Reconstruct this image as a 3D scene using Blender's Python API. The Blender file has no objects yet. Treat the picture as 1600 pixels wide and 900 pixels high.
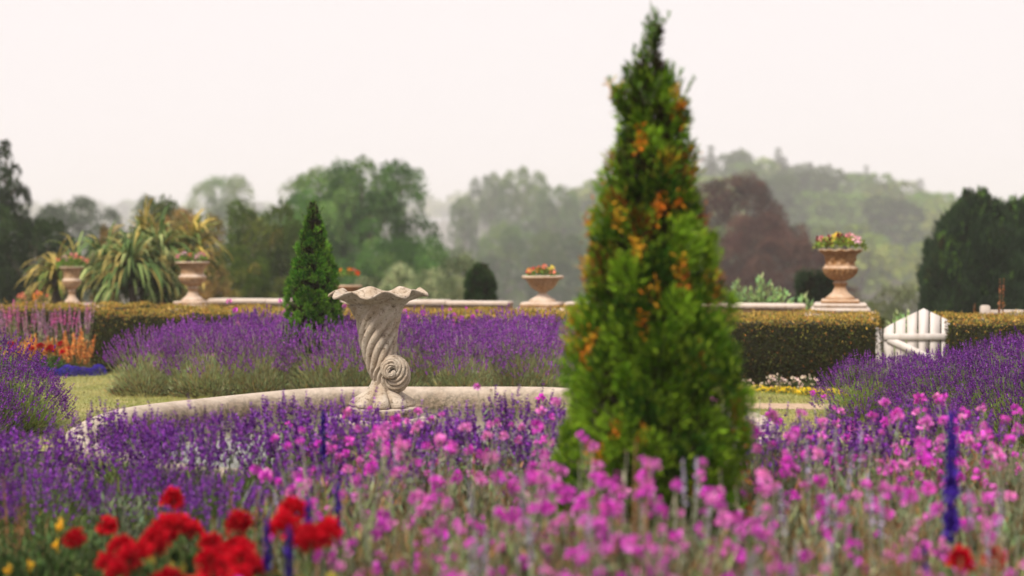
import bpy, math
import numpy as np
R = math.radians
PI = math.pi
C = bpy.context.scene.collection
sc = bpy.context.scene

# ------------------------------------------------------------------ camera
CAMH = 1.6
cam_d = bpy.data.cameras.new('camera'); cam = bpy.data.objects.new('camera', cam_d); C.objects.link(cam)
cam.location = (0, 0, CAMH); cam.rotation_euler = (R(90 - 1.547), 0, 0)
cam_d.sensor_width = 36; cam_d.lens = 50; cam_d.clip_start = 0.1; cam_d.clip_end = 5000
cam_d.dof.use_dof = True; cam_d.dof.focus_distance = 10.9; cam_d.dof.aperture_fstop = 1.0
sc.camera = cam

# ------------------------------------------------------------------ sky and light
SUN_EL, SUN_AZ = 52, -145      # azimuth measured from +Y clockwise: light from behind and to the left
w = bpy.data.worlds.new('World'); sc.world = w; w.use_nodes = True
nt = w.node_tree; nt.nodes.clear()
out = nt.nodes.new('ShaderNodeOutputWorld'); bg = nt.nodes.new('ShaderNodeBackground')
sky = nt.nodes.new('ShaderNodeTexSky'); sky.sky_type = 'NISHITA'; sky.sun_disc = False
sky.sun_elevation = R(SUN_EL); sky.sun_rotation = R(SUN_AZ); sky.dust_density = 6; sky.air_density = 1.0
bw = nt.nodes.new('ShaderNodeRGBToBW'); nt.links.new(sky.outputs[0], bw.inputs[0])
mx = nt.nodes.new('ShaderNodeMix'); mx.data_type = 'RGBA'; mx.inputs[0].default_value = 0.93
nt.links.new(bw.outputs[0], mx.inputs[6]); mx.inputs[7].default_value = (9.7, 9.02, 9.05, 1)   # the even overcast cloud layer
nt.links.new(mx.outputs[2], bg.inputs[0]); bg.inputs[1].default_value = 0.054
nt.links.new(bg.outputs[0], out.inputs[0])
sd = bpy.data.lights.new('sun', 'SUN'); so = bpy.data.objects.new('sun', sd); C.objects.link(so)
sd.energy = 2.3; sd.angle = R(9); sd.color = (1.0, 0.93, 0.82)
so.rotation_euler = (R(90 - SUN_EL), 0, R(180 - SUN_AZ) )
sc.view_settings.view_transform = 'Standard'; sc.view_settings.look = 'None'
sc.view_settings.gamma = 1; sc.view_settings.exposure = 1.03; sc.view_settings.use_curve_mapping = False
cy = sc.cycles
cy.use_denoising = True
try: cy.denoiser = 'OPENIMAGEDENOISE'
except Exception: pass
cy.max_bounces = 6; cy.diffuse_bounces = 2; cy.glossy_bounces = 3; cy.transmission_bounces = 3
cy.volume_bounces = 2; cy.transparent_max_bounces = 6
cy.caustics_reflective = False; cy.caustics_refractive = False

# pixel helpers used while measuring: column / row of the 1600x900 photograph -> metres at depth d
F = 2222.2
def X(px, d): return (px - 800) / F * d
def Z(py, d): return CAMH - (py - 390) / F * d

# ------------------------------------------------------------------ materials
def nodes(name):
    m = bpy.data.materials.new(name); m.use_nodes = True
    t = m.node_tree; return m, t, t.nodes['Principled BSDF'], t.nodes['Material Output']
def leafmat(name, rough=0.6, trans=0.25, spec=0.3, var=0.25):
    m, t, b, o = nodes(name)
    a = t.nodes.new('ShaderNodeAttribute'); a.attribute_name = 'Col'
    b.inputs['Roughness'].default_value = rough; b.inputs['Specular IOR Level'].default_value = spec
    inf = t.nodes.new('ShaderNodeObjectInfo')
    mr = t.nodes.new('ShaderNodeMapRange'); mr.inputs[3].default_value = 1 - var; mr.inputs[4].default_value = 1 + var
    t.links.new(inf.outputs['Random'], mr.inputs[0])
    sc_ = t.nodes.new('ShaderNodeVectorMath'); sc_.operation = 'SCALE'
    t.links.new(a.outputs['Color'], sc_.inputs[0]); t.links.new(mr.outputs[0], sc_.inputs['Scale'])
    t.links.new(sc_.outputs[0], b.inputs['Base Color'])
    if trans > 0:
        tr = t.nodes.new('ShaderNodeBsdfTranslucent'); mixs = t.nodes.new('ShaderNodeMixShader')
        t.links.new(sc_.outputs[0], tr.inputs[0]); mixs.inputs[0].default_value = trans
        t.links.new(b.outputs[0], mixs.inputs[1]); t.links.new(tr.outputs[0], mixs.inputs[2])
        t.links.new(mixs.outputs[0], o.inputs[0])
    return m
def noise(t, scale, detail=6, rough=0.6, co=None, dist=0):
    n = t.nodes.new('ShaderNodeTexNoise'); n.inputs['Scale'].default_value = scale
    n.inputs['Detail'].default_value = detail; n.inputs['Roughness'].default_value = rough
    n.inputs['Distortion'].default_value = dist
    if co is not None: t.links.new(co, n.inputs['Vector'])
    return n.outputs[0]
def ramp(t, fac, stops):
    r = t.nodes.new('ShaderNodeValToRGB'); e = r.color_ramp.elements
    e[0].position, e[0].color = stops[0][0], (*stops[0][1], 1)
    e[1].position, e[1].color = stops[-1][0], (*stops[-1][1], 1)
    for p, c in stops[1:-1]:
        k = e.new(p); k.color = (*c, 1)
    t.links.new(fac, r.inputs[0]); return r.outputs[0]
def mixc(t, fac, a, b, mode='MIX'):
    m = t.nodes.new('ShaderNodeMix'); m.data_type = 'RGBA'; m.blend_type = mode
    for k, v in ((0, fac), (6, a), (7, b)):
        if isinstance(v, (int, float)): m.inputs[k].default_value = v
        elif isinstance(v, tuple): m.inputs[k].default_value = (*v, 1)
        else: t.links.new(v, m.inputs[k])
    return m.outputs[2]
def stonemat(name, base, pale, dirt, s=1.0, dirt_amt=0.5, bump=0.5, top=None):
    m, t, b, o = nodes(name)
    co = t.nodes.new('ShaderNodeTexCoord').outputs['Object']
    n1 = noise(t, 5 * s, 8, 0.65, co); n2 = noise(t, 22 * s, 8, 0.7, co, 0.4); n3 = noise(t, 90 * s, 4, 0.6, co)
    c = mixc(t, ramp(t, n1, [(0.38, (0, 0, 0)), (0.62, (1, 1, 1))]), base, pale)
    c = mixc(t, ramp(t, n2, [(0.62 - 0.16 * dirt_amt, (0, 0, 0)), (0.74 - 0.1 * dirt_amt, (1, 1, 1))]), c, dirt)
    c = mixc(t, 0.35, c, ramp(t, n3, [(0.3, (0.25, 0.22, 0.18)), (0.7, (1, 1, 1))]), 'MULTIPLY')
    if top is not None:   # upward faces of the old stone take the paler top colour
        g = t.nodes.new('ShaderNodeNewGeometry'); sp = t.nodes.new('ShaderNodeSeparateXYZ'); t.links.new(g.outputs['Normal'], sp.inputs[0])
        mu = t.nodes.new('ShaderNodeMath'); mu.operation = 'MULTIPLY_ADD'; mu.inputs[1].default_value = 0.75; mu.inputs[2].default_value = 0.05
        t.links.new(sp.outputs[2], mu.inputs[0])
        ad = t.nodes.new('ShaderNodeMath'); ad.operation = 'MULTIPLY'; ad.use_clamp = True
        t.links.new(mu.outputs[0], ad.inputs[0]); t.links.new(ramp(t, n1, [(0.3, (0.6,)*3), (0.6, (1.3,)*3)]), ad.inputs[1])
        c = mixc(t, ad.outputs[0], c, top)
    t.links.new(c, b.inputs['Base Color']); b.inputs['Roughness'].default_value = 0.88; b.inputs['Specular IOR Level'].default_value = 0.2
    bp = t.nodes.new('ShaderNodeBump'); bp.inputs['Strength'].default_value = bump; bp.inputs['Distance'].default_value = 0.012
    ad2 = t.nodes.new('ShaderNodeMath'); ad2.operation = 'ADD'; t.links.new(n2, ad2.inputs[0]); t.links.new(n3, ad2.inputs[1])
    t.links.new(ad2.outputs[0], bp.inputs['Height']); t.links.new(bp.outputs[0], b.inputs['Normal'])
    return m
def plain(name, stops, scale, rough=0.8, bump=0.0, stretch=None):
    m, t, b, o = nodes(name)
    co = t.nodes.new('ShaderNodeTexCoord').outputs['Object']
    if stretch:
        mp = t.nodes.new('ShaderNodeMapping'); mp.inputs['Scale'].default_value = stretch
        t.links.new(co, mp.inputs[0]); co = mp.outputs[0]
    n = noise(t, scale, 8, 0.65, co)
    t.links.new(ramp(t, n, stops), b.inputs['Base Color']); b.inputs['Roughness'].default_value = rough
    if bump:
        bp = t.nodes.new('ShaderNodeBump'); bp.inputs['Strength'].default_value = bump; bp.inputs['Distance'].default_value = 0.02
        t.links.new(n, bp.inputs['Height']); t.links.new(bp.outputs[0], b.inputs['Normal'])
    return m
M = dict(
    leaf=leafmat('leaf', 0.6, 0.15, 0.08), petal=leafmat('petal', 0.55, 0.25, 0.06, 0.15), far=leafmat('tree_leaf', 0.8, 0.12, 0.03, 0.35),
    hedge=leafmat('hedge_leaf', 0.6, 0.05, 0.05, 0.05), needle=leafmat('conifer_leaf', 0.6, 0.12, 0.06, 0.05),
    bark=plain('bark', [(0.3, (0.05, 0.038, 0.028)), (0.7, (0.16, 0.125, 0.095))], 9, 0.9, 0.6, (1, 1, 0.25)),
    ground=plain('soil', [(0.3, (0.02, 0.016, 0.01)), (0.7, (0.06, 0.05, 0.025))], 2.5, 0.95, 0.3),
    lawn=plain('lawn_turf', [(0.3, (0.12, 0.15, 0.03)), (0.5, (0.22, 0.22, 0.06)), (0.7, (0.36, 0.29, 0.12))], 3.0, 0.9, 0.3),
    path=plain('path_gravel', [(0.3, (0.30, 0.20, 0.13)), (0.7, (0.52, 0.38, 0.26))], 14, 0.9, 0.4),
    shell=stonemat('fountain_stone', (0.46, 0.36, 0.265), (0.62, 0.54, 0.45), (0.15, 0.10, 0.06), 1.2, 0.6, 0.8),
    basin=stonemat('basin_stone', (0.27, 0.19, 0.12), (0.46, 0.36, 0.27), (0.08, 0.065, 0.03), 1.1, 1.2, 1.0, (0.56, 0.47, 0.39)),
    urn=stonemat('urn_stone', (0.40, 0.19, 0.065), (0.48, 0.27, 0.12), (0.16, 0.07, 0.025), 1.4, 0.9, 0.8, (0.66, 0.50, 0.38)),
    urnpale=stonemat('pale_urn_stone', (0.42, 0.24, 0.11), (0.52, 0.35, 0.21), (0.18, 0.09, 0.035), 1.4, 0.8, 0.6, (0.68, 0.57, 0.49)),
    wall=stonemat('wall_stone', (0.40, 0.24, 0.13), (0.52, 0.35, 0.22), (0.18, 0.11, 0.06), 0.7, 0.5, 0.6),
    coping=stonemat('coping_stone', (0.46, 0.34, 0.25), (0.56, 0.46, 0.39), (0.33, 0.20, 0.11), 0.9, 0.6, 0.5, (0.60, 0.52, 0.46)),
    paint=plain('white_paint', [(0.3, (0.42, 0.36, 0.31)), (0.45, (0.57, 0.51, 0.48)), (0.7, (0.66, 0.61, 0.59))], 7, 0.6, 0.15, (1, 1, 0.25)),
    wood=plain('weathered_wood', [(0.3, (0.36, 0.29, 0.24)), (0.7, (0.55, 0.47, 0.41))], 8, 0.8, 0.3, (0.2, 1, 1)),
    iron=plain('black_iron', [(0.3, (0.02, 0.02, 0.02)), (0.7, (0.05, 0.045, 0.04))], 20, 0.5),
)
m, t, b, o = nodes('pool_water'); M['water'] = m
b.inputs['Base Color'].default_value = (0.10, 0.105, 0.075, 1); b.inputs['Roughness'].default_value = 0.06
b.inputs['Specular IOR Level'].default_value = 0.9
bp = t.nodes.new('ShaderNodeBump'); bp.inputs['Strength'].default_value = 0.15; bp.inputs['Distance'].default_value = 0.01
t.links.new(noise(t, 14, 3, 0.5, t.nodes.new('ShaderNodeTexCoord').outputs['Object']), bp.inputs['Height']); t.links.new(bp.outputs[0], b.inputs['Normal'])

# ------------------------------------------------------------------ geometry helpers
def unit(v):
    v = np.asarray(v, float); return v / (np.linalg.norm(v, axis=-1, keepdims=True) + 1e-9)
class Geo:
    def __init__(s): s.V = []; s.n = 0; s.F = []; s.Cc = []
    def add(s, V, faces, col=(0.5, 0.5, 0.5)):
        V = np.asarray(V, float).reshape(-1, 3); faces = np.asarray(faces, int)
        s.V.append(V); s.F.append(faces + s.n); s.n += len(V)
        col = np.asarray(col, float)
        s.Cc.append(np.broadcast_to(col, (len(V), 3)) if col.ndim == 1 else col)
    def leaves(s, P, D, L, W, col, rng, fold=0.0, side=None, wide=0.45):
        """kite shaped leaves: P base, D direction, L length, W width"""
        n = len(P)
        if n == 0: return
        D = unit(D); L = np.broadcast_to(L, n)[:, None]; W = np.broadcast_to(W, n)[:, None]
        if side is None: side = rng.normal(size=(n, 3))
        S = unit(np.cross(D, side)); N = np.cross(S, D)
        mid = P + D * L * wide - N * W * fold
        V = np.stack([P, mid + S * W / 2, P + D * L, mid - S * W / 2], 1).reshape(-1, 3)
        Fc = np.arange(4 * n).reshape(n, 4)
        col = np.asarray(col, float)
        if col.ndim == 2: col = np.repeat(col, 4, 0)
        s.add(V, Fc, col)
    def straps(s, P, D, L, W, col, rng, droop=1.0, seg=5):
        """long arching strap leaves, flat ribbons bent by their own weight"""
        n = len(P); D = unit(D).copy(); L = np.broadcast_to(L, n)[:, None]; W = np.broadcast_to(W, n)[:, None]
        S = unit(np.cross(D, np.array([0, 0, 1.0]) + rng.normal(size=(n, 3)) * 0.15))
        pts = [P]; p = P; d = D
        for k in range(seg):
            p = p + d * L / seg; pts.append(p)
            d = unit(d + np.array([0, 0, -1.0]) * droop * (k + 1) / seg * 0.62)
        prof = [0.5, 0.9, 1.0, 0.85, 0.6, 0.08] if seg == 5 else list(np.linspace(0.8, 0.1, seg + 1))
        rows = []
        for k, q in enumerate(pts):
            rows += [q - S * W / 2 * prof[k], q + S * W / 2 * prof[k]]
        V = np.stack(rows, 1); m_ = V.shape[1]
        base = (np.arange(n) * m_)[:, None]
        Fc = np.concatenate([base + np.array([2 * k, 2 * k + 1, 2 * k + 3, 2 * k + 2]) for k in range(seg)], 0)
        col = np.asarray(col, float)
        if col.ndim == 2: col = np.repeat(col, m_, 0)
        s.add(V.reshape(-1, 3), Fc, col)
    def tube(s, pts, rad, n=8, col=(0.5,)*3, cap=True):
        pts = np.asarray(pts, float); m_ = len(pts); rad = np.broadcast_to(rad, m_)
        T = unit(np.gradient(pts, axis=0)); ref = np.array([0.13, 0.97, 0.21]) if abs(T[0][2]) > 0.5 else np.array([0, 0, 1.0])
        A = unit(np.cross(T, ref)); B = np.cross(T, A)
        a = np.linspace(0, 2 * PI, n, endpoint=False)
        V = pts[:, None] + rad[:, None, None] * (A[:, None] * np.cos(a)[None, :, None] + B[:, None] * np.sin(a)[None, :, None])
        s.grid(V, True, col)
        if cap: s.add(V[-1], [list(range(n))], col); s.add(V[0], [list(range(n))[::-1]], col)
    def grid(s, V, wrap=False, col=(0.5,)*3):
        h, w_ = V.shape[:2]; i = np.arange(h - 1)[:, None] * w_; j = np.arange(w_ if wrap else w_ - 1)[None]
        j2 = (j + 1) % w_
        Fc = np.stack([i + j, i + j2, i + w_ + j2, i + w_ + j], -1).reshape(-1, 4)
        s.add(V.reshape(-1, 3), Fc, col)
    def lathe(s, prof, c=(0, 0, 0), n=48, fr=None, col=(0.5,)*3, close=True):
        prof = np.asarray(prof, float); a = np.linspace(0, 2 * PI, n, endpoint=False)
        r = prof[:, 0][:, None] * np.ones(n); z = prof[:, 1][:, None] * np.ones(n)
        if fr is not None: r, z = fr(r, z, a[None], np.arange(len(prof))[:, None])
        V = np.stack([c[0] + r * np.cos(a), c[1] + r * np.sin(a), c[2] + z], -1)
        s.grid(V, True, col)
        if close: s.add(V[-1], [list(range(n))], col); s.add(V[0], [list(range(n))[::-1]], col)
    def box(s, lo, hi, bev=0.01, col=(0.5,)*3, rot=0, cen=None):
        lo = np.array(lo, float); hi = np.array(hi, float); b_ = min(bev, *(0.45 * (hi - lo)))
        rings = []
        for z, k in ((lo[2], b_), (lo[2] + b_, 0), (hi[2] - b_, 0), (hi[2], b_)):
            x0, x1, y0, y1 = lo[0] + k, hi[0] - k, lo[1] + k, hi[1] - k; c_ = b_ * 0.7
            rings.append([(x0 + c_, y0, z), (x1 - c_, y0, z), (x1, y0 + c_, z), (x1, y1 - c_, z), (x1 - c_, y1, z), (x0 + c_, y1, z), (x0, y1 - c_, z), (x0, y0 + c_, z)])
        V = np.array(rings)
        if rot:
            cen = (lo + hi) / 2 if cen is None else np.array(cen)
            q = V - cen; cr, sr = math.cos(rot), math.sin(rot)
            V = np.stack([q[..., 0] * cr - q[..., 1] * sr, q[..., 0] * sr + q[..., 1] * cr, q[..., 2]], -1) + cen
        s.grid(V, True, col); s.add(V[-1], [list(range(8))], col); s.add(V[0], [list(range(8))[::-1]], col)
    def build(s, name, mat, parent=None, smooth=False, loc=None):
        V = np.concatenate(s.V); me = bpy.data.meshes.new(name)
        loops = np.concatenate([f.ravel() for f in s.F]); sizes = np.concatenate([np.full(len(f), f.shape[1]) for f in s.F])
        me.vertices.add(len(V)); me.vertices.foreach_set('co', V.ravel().astype(np.float32))
        me.loops.add(len(loops)); me.loops.foreach_set('vertex_index', loops.astype(np.int32))
        me.polygons.add(len(sizes)); me.polygons.foreach_set('loop_start', np.concatenate([[0], np.cumsum(sizes)[:-1]]).astype(np.int32))
        me.polygons.foreach_set('loop_total', sizes.astype(np.int32))
        if smooth: me.polygons.foreach_set('use_smooth', np.ones(len(sizes), bool))
        at = me.color_attributes.new('Col', 'FLOAT_COLOR', 'POINT')
        cc = np.concatenate([np.concatenate(s.Cc), np.ones((len(V), 1))], 1)
        at.data.foreach_set('color', cc.ravel().astype(np.float32))
        me.update(calc_edges=True); me.validate()
        me.materials.append(mat)
        o = bpy.data.objects.new(name, me); C.objects.link(o)
        if parent: o.parent = parent
        if loc is not None: o.location = loc
        return o
def tag(o, label=None, cat=None, group=None, kind=None):
    for k, v in (('label', label), ('category', cat), ('group', group), ('kind', kind)):
        if v: o[k] = v
    return o
def thing(name, loc=(0, 0, 0), rz=0, label=None, cat=None, group=None, s=1.0):
    o = bpy.data.objects.new(name, None); C.objects.link(o); o.location = loc; o.rotation_euler = (0, 0, rz)
    o.scale = (s, s, s) if np.isscalar(s) else s; o.empty_display_size = 0.1
    return tag(o, label, cat, group)
PROTO_USED = set()
def place(proto, loc, rz=0, s=1.0, label=None, group=None):
    """first use moves the original, later uses copy the thing, its parts and their sub-parts"""
    if proto.name not in PROTO_USED: r = proto; PROTO_USED.add(proto.name)
    else:
        r = proto.copy(); C.objects.link(r)
        for ch in list(proto.children):
            c = ch.copy(); C.objects.link(c); c.parent = r
            for g in list(ch.children):
                d = g.copy(); C.objects.link(d); d.parent = c
    r.location = loc; r.rotation_euler = (0, 0, rz); r.scale = (s, s, s) if np.isscalar(s) else s
    if label: r['label'] = label
    if group: r['group'] = group
    return r
def tint(rng, n, base, var=0.2, hue=0.08):
    base = np.asarray(base, float)
    return np.clip(base * (1 + rng.normal(size=(n, 1)) * var) * (1 + rng.normal(size=(n, 3)) * hue), 0.003, 0.95)
def ball(rng, n):
    return unit(rng.normal(size=(n, 3)))

# ------------------------------------------------------------------ terrain
def sm(a, b, v):
    t_ = np.clip((v - a) / (b - a), 0, 1); return t_ * t_ * (3 - 2 * t_)
def ground_z(x, y):
    x = np.asarray(x, float); y = np.asarray(y, float)
    h = -4.5 * sm(24, 60, y) - 5.5 * sm(60, 160, y)
    ridge = 21 * np.exp(-((x / np.maximum(y, 1) - 0.16) / 0.13) ** 2) + 4
    h = h + ridge * sm(210, 500, y)
    h = h + sm(650, 1150, y) * (24 + 9 * np.sin(x / 230 + 1.2) + 4 * np.sin(x / 80))
    return h
g = Geo()
ys = np.concatenate([np.linspace(-20, 24, 12), np.linspace(26, 600, 120), np.linspace(620, 2400, 50)])
xs = np.concatenate([np.linspace(-1800, -320, 24), np.linspace(-300, 300, 121), np.linspace(320, 1800, 24)])
XX, YY = np.meshgrid(xs, ys); g.grid(np.stack([XX, YY, ground_z(XX, YY)], -1))
tag(g.build('ground', M['ground'], smooth=True), kind='structure')
BC = np.array([-0.62, 10.45]); BRX, BRY = 2.55, 2.6       # fountain basin
def hedge_y(x): return 17.25 - 0.235 * x                  # front line of the clipped hedge
g = Geo()                                                  # lawn sheet 4 mm above the soil
xs = np.linspace(-14, 14, 30); V = np.stack([np.stack([xs, np.full(30, 11.2), np.full(30, 0.004)], -1), np.stack([xs, 17.1 + (-0.235 * xs), np.full(30, 0.004)], -1)])
g.grid(V); tag(g.build('lawn', M['lawn']), kind='structure')
g = Geo()                                                  # gravel path round the basin
a = np.linspace(R(-40), R(220), 80)
rings = [np.stack([BC[0] + (BRX + k) * 1.0 * np.cos(a), BC[1] + (BRY + k) * np.sin(a), np.full(80, 0.008)], -1) for k in (1.35, 2.0)]
xs = np.linspace(2.2, 9, 20)
g.grid(np.stack([np.stack([xs, 14.2 - (xs - 2.2) * 0.10, np.full(20, 0.008)], -1), np.stack([xs, 14.75 - (xs - 2.2) * 0.10, np.full(20, 0.008)], -1)]))
tag(g.build('path', M['path']), kind='structure')
rng = np.random.default_rng(5)
def grass_patch(x0, x1, y0, y1, n):
    P = np.stack([rng.uniform(x0, x1, n), rng.uniform(y0, y1, n), np.full(n, 0.003)], 1)
    ok = ((P[:, 0] - BC[0]) / (BRX + .12)) ** 2 + ((P[:, 1] - BC[1]) / (BRY + .12)) ** 2 > 1
    ok &= P[:, 1] < hedge_y(P[:, 0])
    yy = 14.2 - (P[:, 0] - 2.2) * 0.10
    ok &= ~((P[:, 0] > 2.2) & (P[:, 1] > yy) & (P[:, 1] < yy + .55))
    P = P[ok]; n = len(P)
    f = 0.5 + 0.5 * np.sin(P[:, 0] * 2.1 + 1.3 * np.sin(P[:, 1] * 1.7)) * np.cos(P[:, 1] * 2.6)
    col = np.array([0.17, 0.21, 0.04]) * (1 - f[:, None]) + np.array([0.40, 0.34, 0.13]) * f[:, None]
    col = col * (1 + rng.normal(size=(n, 1)) * 0.25)
    D = np.stack([rng.normal(size=n) * .5, rng.normal(size=n) * .5, np.ones(n)], 1)
    return P, D, rng.uniform(.015, .04, n), 0.006, np.clip(col, .02, .8)
g = Geo()
for args in ((-7, 2, 11.5, 18.5, 70000), (1.8, 6.5, 11.5, 17, 45000)):
    P, D, L, W_, col = grass_patch(*args); g.leaves(P, D, L, W_, col, rng)
tag(g.build('grass', M['leaf']), kind='stuff', label='short yellowing lawn grass around the fountain basin')

# ------------------------------------------------------------------ fountain basin
def basin_ring(prof, n=128, wob=0.0):
    a = np.linspace(0, 2 * PI, n, endpoint=False); rows = []
    for k, z in prof:
        wv = 1 + wob * np.sin(a * 9 + k) * np.sin(a * 5)
        rows.append(np.stack([BC[0] + (BRX + k) * np.cos(a) * wv, BC[1] + (BRY + k) * np.sin(a) * wv, z + 0.008 * np.sin(a * 7) + 0 * a], -1))
    return np.array(rows)
basin = thing('fountain_basin', (0, 0, 0), 0, 'weathered pale stone basin rim curving round the shell fountain', 'fountain basin')
g = Geo(); g.grid(basin_ring([(-0.02, -0.05), (-0.02, 0.2), (-0.04, 0.205)], wob=.003), True); g.grid(basin_ring([(-0.20, 0.118), (-0.21, 0.10), (-0.22, -0.05)], wob=.003), True)
g.build('basin_wall', M['basin'], basin, True)
g = Geo(); rim = [(-.04, .20), (-.01, .21), (.005, .24), (.005, .30), (-.01, .335), (-.05, .352), (-.10, .350), (-.15, .335), (-.185, .30), (-.20, .25), (-.205, .19), (-.20, .12)]
g.grid(basin_ring(rim, 160, .002), True); g.build('rim', M['basin'], basin, True)
g = Geo(); a = np.linspace(0, 2 * PI, 64, endpoint=False)
g.add(np.stack([BC[0] + (BRX - .215) * np.cos(a), BC[1] + (BRY - .215) * np.sin(a), np.full(64, .16)], -1), [list(range(64))])
tag(g.build('water', M['water']), kind='structure')

# ------------------------------------------------------------------ shell fountain
FX, FY, FZ = X(597, 11.0), 11.0, 0.30
SS = 0.001485
ft = thing('shell_fountain', (FX, FY, FZ), 0, 'twisted stone cornucopia fountain with scalloped shell mouth and coiled tail', 'fountain')
def wave(v, k): return np.abs(np.sin(v * k / 2))
# plinth disc and drum
g = Geo(); g.lathe([(.40, -.32), (.40, -.10), (.425, -.075), (.43, -.02), (.42, 0.0), (.25, .002)], n=64); g.build('plinth', M['basin'], ft, True)
g = Geo(); g.lathe([(.262, 0.0), (.268, .012), (.262, .05), (.268, .075), (.255, .083), (.1, .084)], n=72,
    fr=lambda r, z, a, i: (r * (1 + .008 * np.sin(a * 13) * np.sin(a * 5)), z)); g.build('drum', M['basin'], ft, True)
g = Geo()
def footf(r, z, a, i):
    h = (z - .084) / .175
    lob = wave(a + .35, 8) ** .8
    return r * (1 - (.42 * (1 - lob) ** 1.2) * (1 - h * .55)) * (1 + .02 * np.sin(a * 3)), z - .012 * (1 - lob) * (h < .3)
g.lathe([(.20, .084), (.248, .088), (.258, .108), (.250, .13), (.222, .152), (.18, .178), (.138, .205), (.108, .235), (.09, .265), (.08, .29)], n=180, fr=footf)
g.build('foot', M['shell'], ft, True)
# swept, twisted body; control points measured as (x, up, radius, towards the viewer)
cp = [(360, 190, 156, 0), (362, 212, 142, 0), (365, 245, 128, 0), (365, 300, 113, 0), (365, 350, 105, 0), (368, 410, 96, 0), (378, 470, 88, 0), (394, 530, 83, 0),
      (422, 578, 76, 8), (450, 594, 69, 20), (474, 578, 62, 34), (480, 543, 57, 46), (466, 510, 53, 56), (440, 502, 48, 66), (424, 520, 42, 76), (428, 543, 35, 86), (442, 550, 27, 94), (449, 541, 17, 100), (445, 534, 8, 102)]
cp = np.array(cp, float)
def interp(cp, n):
    d = np.concatenate([[0], np.cumsum(np.linalg.norm(np.diff(cp[:, [0, 1]], axis=0), axis=1))]); tt = np.linspace(0, d[-1], n)
    out = []
    for k in range(cp.shape[1]):   # cubic Hermite with finite-difference tangents
        mth = np.gradient(cp[:, k], d); idx = np.clip(np.searchsorted(d, tt, side='right') - 1, 0, len(d) - 2)
        h = d[idx + 1] - d[idx]; u = (tt - d[idx]) / h
        out.append((2*u**3-3*u**2+1)*cp[idx, k] + (u**3-2*u**2+u)*h*mth[idx] + (-2*u**3+3*u**2)*cp[idx+1, k] + (u**3-u**2)*h*mth[idx+1])
    return np.stack(out, 1), tt
q, tt = interp(cp, 260)
pos = np.stack([(q[:, 0] - 387) * SS, -q[:, 3] * SS, (785 - q[:, 1]) * SS], 1)
rad = q[:, 2] * SS
T = unit(np.gradient(pos, axis=0)); B = np.array([0, 1.0, 0]) * np.ones((260, 1)); A = unit(np.cross(T, B)); B = np.cross(A, T)
na = 260; aa = np.linspace(0, 2 * PI, na, endpoint=False)
s_ = tt / tt[-1]
NFL = 11
tw = (tt / 78.0) * 0.62 + 3.0 * np.clip(s_ - .50, 0, 1) * 2.0
ph = NFL * (aa[None] + tw[:, None])
rib = np.sqrt(wave(ph, 1) + .02)
depth = (0.19 + 0.07 * sm(0.0, .2, s_))[:, None]
rr = rad[:, None] * (1 - depth * (1 - rib))
# flare meets the mouth waves
V = pos[:, None] + rr[..., None] * (A[:, None] * np.cos(aa)[None, :, None] + B[:, None] * np.sin(aa)[None, :, None])
g = Geo(); g.grid(V, True); g.add(V[-1], [list(range(na))])
# mouth: flared, scalloped rim with rolled edge, then the hollow inside
NM = 8
mc = pos[0].copy(); a0 = aa
rows = []
for k, (rm, z, amp, zamp) in enumerate([(156, 190, .0, 0), (170, 178, .03, .0), (190, 166, .06, .004), (212, 152, .085, .008), (232, 142, .10, .013), (243, 137, .105, .015), (247, 131, .105, .016), (243, 126, .105, .015), (230, 128, .10, .013), (205, 142, .08, .009), (175, 165, .05, .003), (145, 195, .02, 0), (118, 250, 0, 0), (98, 320, 0, 0)]):
    wv = np.cos(NM * a0 + 0.9); r_ = rm * SS * (1 + amp * wv * .8 + .025 * np.sin(a0 * 3 + 1) * (amp > .02))
    if k < 6: r_ = r_ * (1 - depth[0, 0] * (1 - rib[0]) * (1 - k / 6.5))
    zz = (785 - z) * SS + zamp * (-wv) * 1.35 + .012 * np.sin(a0 * 1 + .4) * (amp > .02)
    if k in (5, 6): zz = zz - .010 * (wv > -.2) * 1.0 * np.clip(wv + .2, 0, 1)
    cx = (362 - 387) * SS
    # A at the first station points along -/+x; build with the same frame so the skins meet
    rows.append(np.stack([cx + r_ * (A[0, 0] * np.cos(a0) + B[0, 0] * np.sin(a0)), mc[1] + r_ * (A[0, 1] * np.cos(a0) + B[0, 1] * np.sin(a0)), zz], -1))
g.grid(np.array(rows), True); g.add(rows[-1], [list(range(na))])
g.build('shell_body', M['shell'], ft, True)

# ------------------------------------------------------------------ stone wall with coping, urns on plinths
def wall_y(x): return hedge_y(x) + 3.3
def wall_run(x0, x1, label, zt=.85):
    r = thing('garden_wall', (x0, wall_y(x0), 0), 0, label, 'wall', 'low stone walls behind the hedge')
    ang = math.atan2(wall_y(x1) - wall_y(x0), x1 - x0); L = math.hypot(x1 - x0, wall_y(x1) - wall_y(x0)); r.rotation_euler[2] = ang
    g = Geo(); g.box((0, 0, -.6), (L, .30, zt - .075), .01); g.build('wall_body', M['wall'], r)
    g = Geo(); n = max(1, int(L / .9)); rg = np.random.default_rng(int(abs(x0 * 10)) + 3)
    for k in range(n):
        u0, u1 = L * k / n + .003, L * (k + 1) / n - .003
        g.box((u0, -.045 + rg.uniform(-.006, .006), zt - .075), (u1, .345, zt + rg.uniform(-.006, .008)), .018)
    g.build('coping', M['coping'], r)
    return r
wall_run(-4.62, -0.05, 'low stone wall with pale coping behind the small conifer and shell fountain')
wall_run(0.75, 4.05, 'low stone wall with white coping running up to the large urn plinth')
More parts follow.
